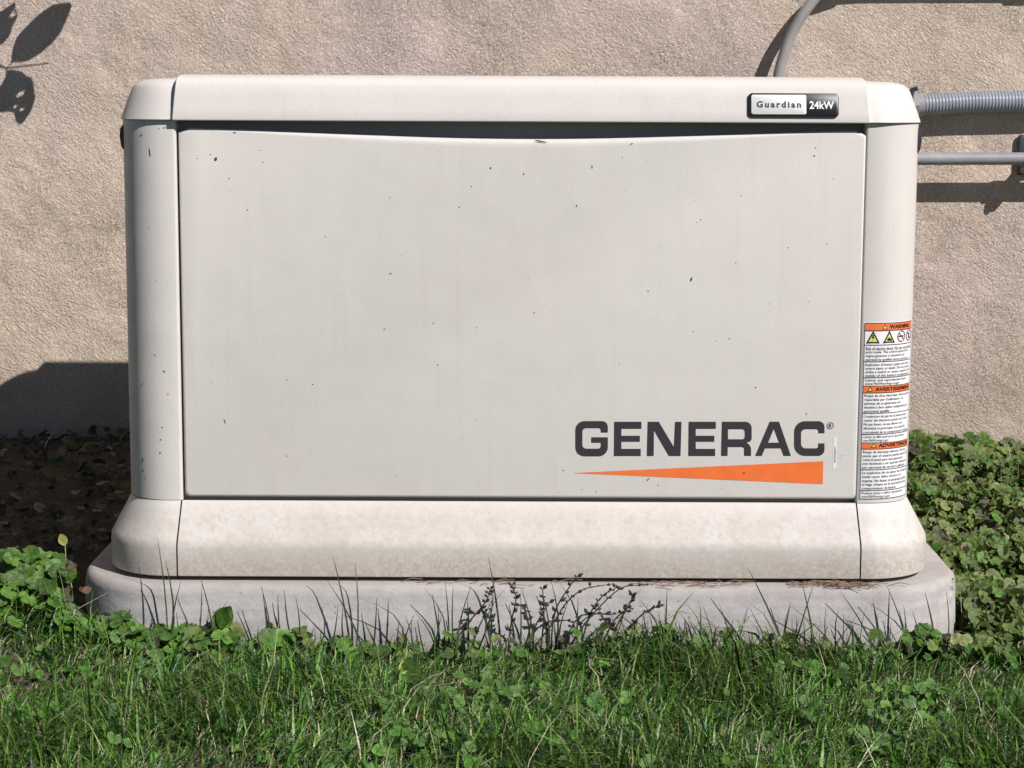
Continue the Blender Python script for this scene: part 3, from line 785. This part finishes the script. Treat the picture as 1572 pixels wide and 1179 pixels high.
def twig(pts, r0, r1, per=6):
    p = smooth_path([Vector(q) for q in pts], per); V, F = tube(p, [r0 + (r1 - r0) * i / (len(p) - 1) for i in range(len(p))], 7)
    return bind(mesh_obj('twig', V, F, M['bark'], smooth=True))
nd = on_ray(9, 105, S4)
twig([on_ray(75, 97, S4), on_ray(42, 101, S4), nd], .0011, .0012)
twig([on_ray(17, 98, S4), nd], .0010, .0011); twig([on_ray(10, 110, S4), nd], .0010, .0011)
twig([nd, on_ray(-6, 98, S4), on_ray(-60, 70, S4 + .02), on_ray(-220, -120, S4), on_ray(-300, -500, S4), on_ray(-320, -900, S4)], .0012, .006, 10)
for k in range(7):
    a = -230 - k * 18 + random.uniform(-20, 20); b = -190 - k * 105
    s_ = -1 if k % 2 else 1
    shadow_leaf([(a, b), (a + s_ * 12, b - 26), (a + s_ * 40, b - 52), (a + s_ * 78, b - 66), (a + s_ * 104, b - 62), (a + s_ * 92, b - 36), (a + s_ * 60, b - 12), (a + s_ * 24, b)])

# ---------------------------------------------------------------- grass
def blades(N, x0, x1, y0, y1, hm, hs, wm, base_cols, lean=.55, keep=None):
    X = rng.uniform(x0, x1, N); Y = rng.uniform(y0, y1, N)
    cf = np.sin(X * 13.1 + 2.1 * np.sin(Y * 11)) * np.cos(Y * 17.7 + 1.9 * np.sin(X * 8.3)) + .7 * np.sin(X * 41 + 3 * np.sin(Y * 29)) * np.sin(Y * 37)
    k = rng.uniform(0, 1, N) < np.clip(.76 + .40 * cf, .36, 1); X, Y = X[k], Y[k]; N = len(X)
    if keep is not None:
        k = keep(X, Y); X, Y = X[k], Y[k]; N = len(X)
    Z = np.array([gz(a, b) for a, b in zip(X, Y)]) - .002
    cl = np.sin(X * 9.1 + 1.3 * np.sin(Y * 7)) + np.cos(Y * 11.7 + 2 * np.sin(X * 5.3)) + .6 * np.sin(X * 23 + Y * 19)
    ang = rng.uniform(0, 2 * np.pi, N) * .62 + cl * 1.1
    H = np.clip(rng.normal(hm, hs, N) * (1 + .22 * cl), .012, .2)
    le = np.abs(rng.normal(lean, .38, N)); cu = rng.normal(.6, .6, N)
    W = np.clip(rng.normal(wm, wm * .42, N), .0008, .0052)
    tw = rng.uniform(0, np.pi, N) * .5 + ang + np.pi / 2
    dx, dy = np.cos(ang), np.sin(ang)
    lv = np.array([0, .38, .72, 1.0]); wv = np.array([.75, 1.0, .72, 0.0])
    V = np.zeros((N, 7, 3), np.float32); idx = 0
    for i, (t, w) in enumerate(zip(lv, wv)):
        bend = le * t + cu * t * t
        out = H * np.sin(np.minimum(bend, 2.2)) * t * .85; zz = H * t * np.cos(np.minimum(bend, 1.5) * .72)
        cx, cy, cz = X + dx * out, Y + dy * out, Z + zz
        ox, oy = np.cos(tw) * W * w * .5, np.sin(tw) * W * w * .5
        if i < 3:
            V[:, idx] = np.stack([cx - ox, cy - oy, cz], 1); V[:, idx + 1] = np.stack([cx + ox, cy + oy, cz], 1); idx += 2
        else: V[:, idx] = np.stack([cx, cy, cz], 1)
    T = np.array([[0, 1, 3], [0, 3, 2], [2, 3, 5], [2, 5, 4], [4, 5, 6]])
    TT = (np.arange(N)[:, None, None] * 7 + T[None]).reshape(-1, 3)
    bc = np.array(base_cols); pick = rng.integers(0, len(bc), N)
    C = bc[pick] * rng.uniform(.7, 1.3, (N, 1)); C = np.repeat(C[:, None, :], 7, 1)
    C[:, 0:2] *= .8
    return V.reshape(-1, 3), TT, C.reshape(-1, 3)
def stack(groups):
    V, T, C, o = [], [], [], 0
    for v, t, c in groups: V.append(v); T.append(t + o); C.append(c); o += len(v)
    return np.concatenate(V), np.concatenate(T), np.concatenate(C)
def off_pad(X, Y): return ~((np.abs(X - .003) < .684) & (Y > -.066))
greens = [(.045, .125, .013), (.072, .185, .02), (.024, .076, .011), (.105, .24, .03), (.036, .105, .018), (.015, .045, .008), (.16, .25, .06)]
dry = [(.36, .33, .20), (.30, .27, .15), (.42, .40, .27), (.22, .20, .10)]
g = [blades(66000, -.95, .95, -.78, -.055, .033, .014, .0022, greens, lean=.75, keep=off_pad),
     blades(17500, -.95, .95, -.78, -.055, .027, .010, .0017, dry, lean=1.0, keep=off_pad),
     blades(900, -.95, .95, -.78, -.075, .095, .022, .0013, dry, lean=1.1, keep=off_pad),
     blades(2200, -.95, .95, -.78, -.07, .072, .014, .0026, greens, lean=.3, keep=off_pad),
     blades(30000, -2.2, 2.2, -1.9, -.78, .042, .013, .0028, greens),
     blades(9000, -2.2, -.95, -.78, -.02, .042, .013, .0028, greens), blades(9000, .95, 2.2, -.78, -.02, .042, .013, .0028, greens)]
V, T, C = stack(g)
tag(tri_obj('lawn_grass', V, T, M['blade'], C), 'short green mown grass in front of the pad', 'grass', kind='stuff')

# ---------------------------------------------------------------- leaves of the ground ivy
def ivy_template(n=20, scal=10):
    V = [(0, 0, 0)]
    for ring, q in ((0, .55), (1, 1.0)):
        for k in range(n):
            t = 2 * math.pi * k / n; notch = 1 - .62 * math.exp(-((math.atan2(math.sin(t - math.pi), math.cos(t - math.pi))) / .34) ** 2)
            r = q * (notch if ring else 1 - .35 * (1 - notch)) * (1 + (.055 * math.cos(scal * t) if ring else 0))
            V.append((r * math.cos(t), r * math.sin(t) * 1.08, .10 * q * q * (1 if ring == 0 else .75) + .06 * q * math.cos(2 * t) + .07 * q * q * math.sin(5 * t)))
    T = [(0, 1 + k, 1 + (k + 1) % n) for k in range(n)]
    for k in range(n):
        a, b, c, d = 1 + k, 1 + (k + 1) % n, 1 + n + (k + 1) % n, 1 + n + k
        T += [(a, d, c), (a, c, b)]
    return np.array(V, np.float32), np.array(T)
TV, TT_ = ivy_template(); NR = (len(TV) - 1) // 2
def scatter_leaves(P, size, face, cols, jitter=.55):
    """leaves at points P (N,3), normals near direction face"""
    N = len(P); nrm = np.array(face)[None] + rng.normal(0, jitter, (N, 3)); nrm /= np.linalg.norm(nrm, axis=1, keepdims=True)
    h = rng.normal(0, 1, (N, 3)); a = np.cross(nrm, h); a /= np.linalg.norm(a, axis=1, keepdims=True); b = np.cross(nrm, a)
    s = size[:, None, None]
    V = P[:, None, :] + s * (TV[None, :, 0:1] * a[:, None] + TV[None, :, 1:2] * b[:, None] + TV[None, :, 2:3] * nrm[:, None] * rng.uniform(.3, 2.2, (N, 1, 1)))
    T = (np.arange(N)[:, None, None] * len(TV) + TT_[None]).reshape(-1, 3)
    bc = np.array(cols); C = bc[rng.integers(0, len(bc), N)] * rng.uniform(.75, 1.25, (N, 1)); C = np.repeat(C[:, None], len(TV), 1)
    C[:, 0] *= .7; C[:, 1 + NR:] *= 1.22
    return V.reshape(-1, 3), T, C.reshape(-1, 3)
SUNN = SUN / np.linalg.norm(SUN)
face = (SUNN[0] * .35, -.55, .75)
olive = [(.105, .16, .035), (.08, .14, .026), (.13, .185, .045), (.065, .12, .022), (.075, .18, .022), (.17, .20, .06), (.11, .14, .04), (.10, .135, .04), (.10, .15, .04), (.06, .055, .03)]
def cover(N, x0, x1, y0, y1, hmax, smin, smax, cols):
    X = rng.uniform(x0, x1, N); Y = rng.uniform(y0, y1, N); k = ~((X < .695) & (X > -.69) & (Y > -.07) & (Y < .74)); X, Y = X[k], Y[k]
    cl = .5 + .25 * (np.sin(X * 17 + 2 * np.sin(Y * 9)) + np.cos(Y * 21 + 2 * np.sin(X * 7)))
    keep = rng.uniform(0, 1, len(X)) < (.45 + .7 * cl); X, Y, cl = X[keep], Y[keep], cl[keep]
    Z = np.array([gz(a, b) for a, b in zip(X, Y)]) + hmax * rng.beta(1.6, 1.3, len(X)) * (.55 + .6 * cl)
    return scatter_leaves(np.stack([X, Y, Z], 1), rng.uniform(smin, smax, len(X)), face, cols)
gr = [cover(15000, .60, 1.25, -.10, WALL_Y - .01, .062, .0045, .0115, olive), cover(1400, 1.25, 2.2, -.10, WALL_Y - .01, .055, .011, .02, olive), cover(500, .62, 1.2, .9, WALL_Y - .015, .075, .012, .019, olive)]
V, T, C = stack(gr)
tag(tri_obj('ground_ivy', V, T, M['ivy'], C), 'olive green ground ivy carpet between pad and wall at right', 'ground cover', kind='stuff')
# dry stems and grass straws among the ivy
sb_ = [blades(900, .62, 1.6, -.06, 1.0, .06, .02, .0016, dry, lean=.8)]
tag(tri_obj('dry_stems', *sb_[0][:2], M['blade'], sb_[0][2]), 'dry straw stems lying among the ground ivy', 'straw', kind='stuff')
# weeds low in the lawn
def lowleaf(N, x0, x1, y0, y1, h0, h1, s0, s1, cols):
    X = rng.uniform(x0, x1, N); Y = rng.uniform(y0, y1, N); k = off_pad(X, Y); X, Y = X[k], Y[k]
    return scatter_leaves(np.stack([X, Y, rng.uniform(h0, h1, len(X))], 1), rng.uniform(s0, s1, len(X)), (.2, -.45, .8), cols, .45)
bright = [(.07, .16, .025), (.09, .20, .03), (.06, .14, .025)]
def clump(cx, cy, n, sp, s0, s1, cols, h0=.012, h1=.034):
    X = rng.normal(cx, sp, n); Y = rng.normal(cy, sp, n); k = off_pad(X, Y) & (Y < -.07); X, Y = X[k], Y[k]
    Z = np.array([gz(a, b) for a, b in zip(X, Y)]) + rng.uniform(h0, h1, len(X))
    return scatter_leaves(np.stack([X, Y, Z], 1), rng.uniform(s0, s1, len(X)), (.2, -.5, .8), cols, .45)
gl = [lowleaf(320, -.95, .95, -.75, -.07, -.092, -.074, .005, .012, bright), lowleaf(90, -.70, .70, -.115, -.068, -.10, -.075, .006, .013, bright + olive),
      lowleaf(110, -.66, -.30, -.13, -.068, -.09, -.055, .008, .019, bright + olive), lowleaf(110, .58, .78, -.12, -.02, -.095, -.06, .006, .012, olive)]
for k in range(26): gl.append(clump(rng.uniform(-.8, .8), rng.uniform(-.62, -.12), int(rng.integers(8, 26)), rng.uniform(.012, .04), .004, .0105, bright))
for k in range(10): gl.append(clump(rng.uniform(-.65, .65), rng.uniform(-.13, -.085), int(rng.integers(6, 16)), rng.uniform(.012, .03), .005, .012, bright + olive, .01, .05))
V, T, C = stack(gl)
tag(tri_obj('lawn_weeds', V, T, M['ivy'], C), 'small round weed leaves growing low in the lawn', 'weeds', kind='stuff')

# leaf litter on the shaded soil at left, straw under the skirt
NL = 1300; X = rng.uniform(-1.7, -.66, NL); Y = .12 + .95 * rng.beta(1.3, 1.0, NL)
V, T, C = scatter_leaves(np.stack([X, Y, np.array([gz(a, b) for a, b in zip(X, Y)]) + rng.uniform(.002, .022, NL)], 1), rng.uniform(.004, .013, NL), (0, -.4, 1), [(.12, .10, .07), (.08, .065, .05), (.17, .155, .12), (.07, .08, .045), (.05, .07, .03), (.045, .075, .025), (.06, .06, .045)], .7)
b2 = blades(260, -1.7, -.66, .1, 1.03, .05, .02, .0018, dry, lean=1.5)
V, T, C = stack([(V, T, C), b2])
tag(tri_obj('leaf_litter', V, T, M['litter'], C), 'dead leaves and bits on the shaded soil at left', 'leaf litter', kind='stuff')
V, F = [], []
def straw(px, w):
    p = at(px, 890, -.048); a = random.gauss(0, .35); l = random.uniform(.008, .045)
    x, y = p[0], random.uniform(-.060, -.030); d = Vector((math.cos(a), .35 * math.sin(a), random.uniform(0, .12))) * l
    v, f = tube([Vector((x, y, .0078)), Vector((x, y, .009 + random.random() * .003)) + d * .5, Vector((x, y, .008)) + d], .00055, 4)
    o = len(V); V.extend(v); F.extend(tuple(i + o for i in q) for q in f)
for k in range(70): straw(random.gauss(1265, 42), 1)
for k in range(26): straw(random.gauss(1050, 45), 1)
for k in range(16): straw(random.uniform(560, 900), 1)
tag(mesh_obj('straw_debris', V, F, plain('straw', (.20, .125, .08), .8, 0, 0, 0, .6, 40)), 'reddish brown straw caught under the skirt on the pad rim', 'debris', kind='stuff')

# ---------------------------------------------------------------- tall grass tufts in front of the pad
def blade_mesh(root, tip, w, bow=0.0):
    r, t = Vector(root), Vector(tip); d = t - r; side = Vector((1, .3, 0)).normalized()
    rows = []
    for k in range(6):
        q = k / 5; c = r + d * q + Vector((d.z, 0, -d.x)) * bow * math.sin(math.pi * q) + Vector((0, -.012 * math.sin(math.pi * q * .5) * q, 0))
        ww = w * (1 - q ** 2.2) * .5 + .0002; rows.append([tuple(c - side * ww), tuple(c + Vector((0, .0006, 0))), tuple(c + side * ww)])
    return loft(rows, False)
def tuft(label, bl, mat='stalk'):
    r = at(bl[0][0], bl[0][1], -.085)
    e = empty('tall_grass_tuft', (r[0], -.085, -.1)); tag(e, label, 'grass tuft', 'long grass blades standing against the pad')
    for q in bl:
        y = -.085 + random.uniform(-.02, .012)
        a, b = at(q[0], q[1] + 14, y), at(q[2], q[3], y + random.uniform(-.004, .012)); b[1] = max(min(b[1], -.068), -.12)
        a[2] = gz(a[0], y) - .004                              # rooted in the ground
        V, F = blade_mesh(a, b, random.uniform(.0022, .0034) * (q[5] if len(q) > 5 else 1), q[4] if len(q) > 4 else random.uniform(-.08, .08))
        o = mesh_obj('blade', V, F, M[mat], smooth=True); o.parent = e; o.matrix_parent_inverse = Matrix.Translation((-r[0], .085, .1))
    return e
tuft('two straight upright grass blades before the left end of the skirt seam', [(256, 905, 244, 823, .02), (256, 905, 256, 857), (216, 900, 216, 868), (262, 905, 280, 888)])
tuft('crossed grass blades before the pad, right of the left skirt seam', [(298, 950, 312, 893, .02), (331, 940, 308, 878, .03), (290, 955, 352, 918), (285, 955, 340, 925), (300, 952, 322, 930)])
tuft('short sparse grass blades at the pad below the left part of the panel', [(414, 960, 402, 895), (412, 960, 404, 900), (437, 950, 428, 909), (455, 950, 438, 902), (450, 948, 455, 912), (458, 950, 495, 928, .2), (500, 950, 520, 925)])
tuft('tallest grass blades reaching the skirt left of the middle', [(540, 990, 512, 850, .02), (545, 985, 546, 862, .03), (562, 960, 503, 888, .05), (535, 965, 528, 925), (620, 985, 553, 916, .25), (570, 960, 579, 915), (590, 970, 597, 914), (585, 975, 560, 950), (612, 975, 614, 948)])
tuft('branching grass blades at the pad just left of the seed weeds', [(632, 980, 622, 940), (618, 975, 637, 940), (640, 985, 632, 948), (672, 985, 636, 935, .1), (670, 985, 654, 902, .18), (671, 986, 673, 925)])
tuft('slim upright grass blades among the seed weeds under the lid middle', [(690, 985, 684, 890), (700, 985, 724, 895), (698, 985, 696, 895), (718, 990, 718, 916), (770, 990, 750, 853, .02, 1.3), (715, 988, 755, 920), (760, 985, 752, 940), (798, 985, 799, 908), (765, 985, 775, 900, -.2)])
tuft('upright grass blades behind the right half of the seed weeds', [(848, 985, 846, 890), (838, 985, 832, 905), (885, 985, 887, 915), (820, 985, 800, 900, .05), (860, 985, 872, 920)])
tuft('single stiff vertical grass blade with bent ones right of the seed weeds', [(1021, 985, 1023, 902, .0, 1.2), (1024, 980, 981, 917, .08), (1010, 985, 996, 940), (1020, 985, 1008, 935), (1028, 985, 1050, 950, .1), (988, 985, 985, 955)])
tuft('leaning grass blades before the pad under the word end', [(1064, 985, 1074, 926), (1056, 985, 1041, 950), (1100, 985, 1078, 928, .05), (1125, 980, 1103, 925, .05), (1095, 980, 1055, 945), (1128, 985, 1147, 930), (1088, 985, 1090, 960)])
tuft('long slanting grass blade crossing to the skirt left of the straw', [(1216, 965, 1146, 868, .02, 1.2), (1190, 975, 1149, 930, .03), (1182, 980, 1160, 950), (1195, 985, 1192, 955)])
tuft('crossed grass blades standing below the straw debris', [(1255, 985, 1229, 890, .02, 1.2), (1212, 985, 1247, 893, .0, 1.1), (1300, 980, 1209, 925, .05), (1217, 985, 1225, 945), (1240, 985, 1232, 950), (1280, 985, 1266, 930)])
tuft('arching grass blades at the pad below the right skirt seam', [(1258, 980, 1300, 942, .35), (1295, 955, 1345, 940, .2), (1410, 965, 1328, 922, .12), (1292, 985, 1293, 940), (1310, 985, 1308, 955), (1350, 985, 1288, 905, .04), (1345, 985, 1337, 920)])
tuft('dark stiff grass blades before the right corner of the pad', [(1363, 982, 1363, 904, .0, 1.3), (1398, 985, 1358, 894, .04), (1385, 985, 1385, 925), (1440, 968, 1417, 905, .03, 1.2), (1452, 955, 1450, 905), (1365, 985, 1366, 950), (1412, 960, 1398, 935)])

# weeds with little seed pods
def weed(label, stems):
    r = at(stems[0][0][0], stems[0][0][1], -.088); e = empty('seed_weed', (r[0], -.088, -.1)); tag(e, label, 'weed', 'dry weeds with seed pods before the pad')
    inv = Matrix.Translation((-r[0], .088, .1))
    for st in stems:
        yy = -.088 + random.uniform(-.015, .01)
        pts = [Vector(at(a, b, yy - .004 * i)) for i, (a, b) in enumerate(st)]; pts[0] = Vector(at(st[0][0], st[0][1] + 12, yy))
        sp = smooth_path(pts, 6); V, F = tube(sp, [.0015 - .0008 * i / len(sp) for i in range(len(sp))], 5)
        o = mesh_obj('stem', V, F, M['weed'], smooth=True); o.parent = e; o.matrix_parent_inverse = inv
        for i in range(4, len(sp), 2):
            for sgn in ((-1, 1) if random.random() < .5 else (random.choice((-1, 1)),)):
                a = sp[i]; t = (sp[min(i + 1, len(sp) - 1)] - sp[i - 1]).normalized()
                dr = (t * .6 + Vector((sgn * random.uniform(.4, .9), random.uniform(-.5, .3), random.uniform(-.1, .4)))).normalized(); l = random.uniform(.005, .013)
                w = l * .26; n_ = dr.cross(Vector((0, -1, .2))).normalized()
                V = [a, a + dr * l * .5 + n_ * w, a + dr * l, a + dr * l * .5 - n_ * w, a + dr * l * .5 + Vector((0, -w * .8, 0)), a + dr * l * .5 + Vector((0, w * .8, 0))]
                F = [(0, 1, 4), (1, 2, 4), (2, 3, 4), (3, 0, 4), (1, 0, 5), (2, 1, 5), (3, 2, 5), (0, 3, 5)]
                o = mesh_obj('seed_pod', V, F, M['weed']); o.parent = e; o.matrix_parent_inverse = inv
weed('leftmost seed weed of the row, under the panel middle', [[(690, 985), (720, 955), (745, 925), (752, 905)], [(735, 985), (752, 950), (757, 915)]])
weed('seed weed with forked stems just right of the tallest middle blade', [[(780, 988), (785, 955), (792, 920), (786, 898)], [(805, 988), (815, 950), (800, 930)]])
weed('bushy seed weed with stems arching right in the row middle', [[(815, 988), (850, 955), (870, 925), (895, 905), (930, 898)], [(830, 988), (835, 945), (833, 905)], [(845, 990), (852, 940), (875, 900), (885, 886)]])
weed('seed weed with long stem tips touching the skirt edge', [[(890, 988), (905, 945), (925, 915), (945, 903)], [(870, 988), (900, 955), (950, 905), (990, 898)]])
weed('seed weed with heavy pod cluster at the right of the row', [[(930, 988), (950, 955), (968, 925), (970, 910)], [(945, 988), (965, 965), (990, 940), (1012, 930)], [(920, 985), (945, 950), (968, 935)]])

# ---------------------------------------------------------------- leafy plants lit by the sun at the left of the pad
def leaf_mesh(name, kind):
    me = bpy.data.meshes.new(name)
    if kind == 'round':
        V = TV.copy(); me.from_pydata([tuple(v) for v in V], [], [tuple(t) for t in TT_])
    else:                                                   # lance-shaped, folded along the rib
        V, F = [], []
        prof_ = [(0, .03), (.15, .22), (.35, .36), (.55, .37), (.75, .28), (.9, .14), (1.0, .02)]
        for t, w in prof_: V += [(t, -w, .07 * w + .12 * t * t), (t, 0, .10 * t * t - .05 * w), (t, w, .09 * w + .12 * t * t)]
        for i in range(len(prof_) - 1):
            for j in (0, 1): F.append((i * 3 + j, i * 3 + j + 1, i * 3 + j + 4, i * 3 + j + 3))
        me.from_pydata(V, [], F)
    me.polygons.foreach_set('use_smooth', [True] * len(me.polygons)); me.update(); return me
MESH = {}
def leaf_obj(parent, kind, mat, loc, nrm, head, size):
    k = (kind, mat)
    if k not in MESH: MESH[k] = leaf_mesh('leaf', kind); MESH[k].materials.append(M[mat])
    o = bpy.data.objects.new('leaf', MESH[k]); COL.objects.link(o)
    n = Vector(nrm).normalized(); a = Vector(head); a = (a - n * a.dot(n)).normalized(); b = n.cross(a)
    mw = Matrix(((a.x, b.x, n.x, loc[0]), (a.y, b.y, n.y, loc[1]), (a.z, b.z, n.z, loc[2]), (0, 0, 0, 1))) @ Matrix.Diagonal((size, size, size * random.uniform(.7, 1.8), 1))
    o.parent = parent; o.matrix_parent_inverse = Matrix.Translation(-Vector(parent.location)); o.matrix_basis = mw
    return o
def plant(label, px, py, Y, n, spread, hgt, size, kind='round', mat='broad', name='broadleaf_weed', cat='plant'):
    c = at(px, py, Y); g0 = gz(c[0], Y); e = empty(name, (c[0], Y, g0)); tag(e, label, cat, 'leafy weeds beside the pad')
    for i in range(n):
        a = random.uniform(0, 2 * math.pi); q = math.sqrt(random.random()) * spread; x, y = c[0] + q * math.cos(a), Y + q * math.sin(a) * .7
        if -.695 < x < .70 and -.075 < y < .75: y = -.085 - random.random() * .02 if y < .1 else y; 
        if -.69 < x < .69 and y > -.07: continue
        z = gz(x, y) + hgt * random.uniform(.35, 1.0) * (1 - .4 * q / spread)
        s = size * random.uniform(.65, 1.2)
        leaf_obj(e, kind, mat, (x, y, z), (random.gauss(.25, .4), random.gauss(-.6, .35), 1), (math.cos(a), math.sin(a) - .3, random.uniform(-.2, .5)), s)
        V, F = tube(smooth_path([Vector((c[0] + (x - c[0]) * .3, Y + (y - Y) * .3, g0 - .005)), Vector(((x + c[0]) / 2, (y + Y) / 2, (z + g0) / 2 + .01)), Vector((x, y, z))], 3), .0008, 4)
        o = mesh_obj('petiole', V, F, M['broad'], smooth=True); o.parent = e; o.matrix_parent_inverse = Matrix.Translation(-Vector(e.location))
    return e
plant('bright green leafy weed at the left picture edge by the shadow', 22, 860, .05, 60, .078, .066, .0130)
plant('crinkled bright green weed between picture edge and pad', 92, 880, .02, 46, .056, .058, .0125)
plant('leafy weed at the edge of the shadow behind the front clumps', 55, 835, .13, 36, .065, .052, .0125)
plant('low leafy weed touching the left corner of the pad', 115, 915, -.07, 34, .052, .050, .0135)
plant('spreading leafy weed low at the left edge of the lawn', 35, 925, -.06, 54, .082, .060, .0125)
plant('dark leafy weed under the rounded left end of the pad', 195, 940, -.10, 24, .05, .058, .0135)
plant('round leafy weed by the pad below the left skirt seam', 262, 950, -.10, 16, .035, .058, .019)
plant('low round leafed weed against the pad at the third grass tuft', 430, 968, -.10, 15, .05, .052, .015)
plant('row of dull round leaves against the pad left of the middle', 545, 985, -.095, 14, .06, .036, .014)
plant('small weed with two round leaves at the pad under the word', 1145, 995, -.09, 9, .025, .032, .016)
plant('small round weed against the pad below the straw', 1325, 1000, -.09, 10, .03, .028, .014)
plant('round leafed weed hugging the right corner of the pad', 1420, 980, -.085, 12, .03, .05, .016)
plant('taller two leaved sprig against the wall right of the label', 1492, 690, .98, 3, .012, .075, .016, name='ivy_sprig', cat='sprig')
e = empty('plantain_weed', tuple(at(345, 965, -.095))); tag(e, 'weed with one large upright oval leaf at the pad', 'plant')
leaf_obj(e, 'lance', 'broad', tuple(at(330, 968, -.095)), (.3, -1, .35), (.55, -.1, .8), .042); leaf_obj(e, 'lance', 'broad', tuple(at(338, 965, -.1)), (-.5, -1, .3), (.2, -.1, 1), .034)
e = empty('upright_leaf', tuple(at(620, 1062, -.25))); tag(e, 'yellow tipped green leaf standing upright in the lawn', 'leaf')
leaf_obj(e, 'lance', 'broad', tuple(at(630, 1056, -.25)), (.2, -1, .2), (-.05, .1, 1), .044); leaf_obj(e, 'lance', 'yellowleaf', tuple(at(620, 1035, -.25)), (.5, -1, .2), (-.1, .1, 1), .020)
e = empty('yellow_leaf', tuple(at(96, 848, .05))); tag(e, 'small pale yellow leaf sticking up before the dark shadow', 'leaf')
leaf_obj(e, 'lance', 'yellowleaf', tuple(at(100, 838, .05)), (.3, -1, .3), (-.35, 0, 1), .020)
V, F = tube([Vector(at(100, 838, .05)), Vector(at(101, 856, .05)), Vector(at(99, 880, .05))], .0007, 5)
o = mesh_obj('petiole', V, F, M['yellowleaf'], smooth=True); o.parent = e; o.matrix_parent_inverse = Matrix.Translation(-Vector(e.location))
for lab, px, py, Y in (('rusty dead leaf above the left pad corner', 103, 872, -.02), ('orange brown dead leaf beside the left pad rim', 125, 908, -.075)):
    p = at(px, py, Y); e = empty('dead_leaf', tuple(p)); tag(e, lab, 'leaf', 'dead leaves by the pad')
    leaf_obj(e, 'lance', 'deadleaf', tuple(p), (.3, -.8, .6), (1, .2, .35), .016); leaf_obj(e, 'lance', 'deadleaf', tuple(p), (-.6, -.5, .6), (-.4, .2, .6), .010)
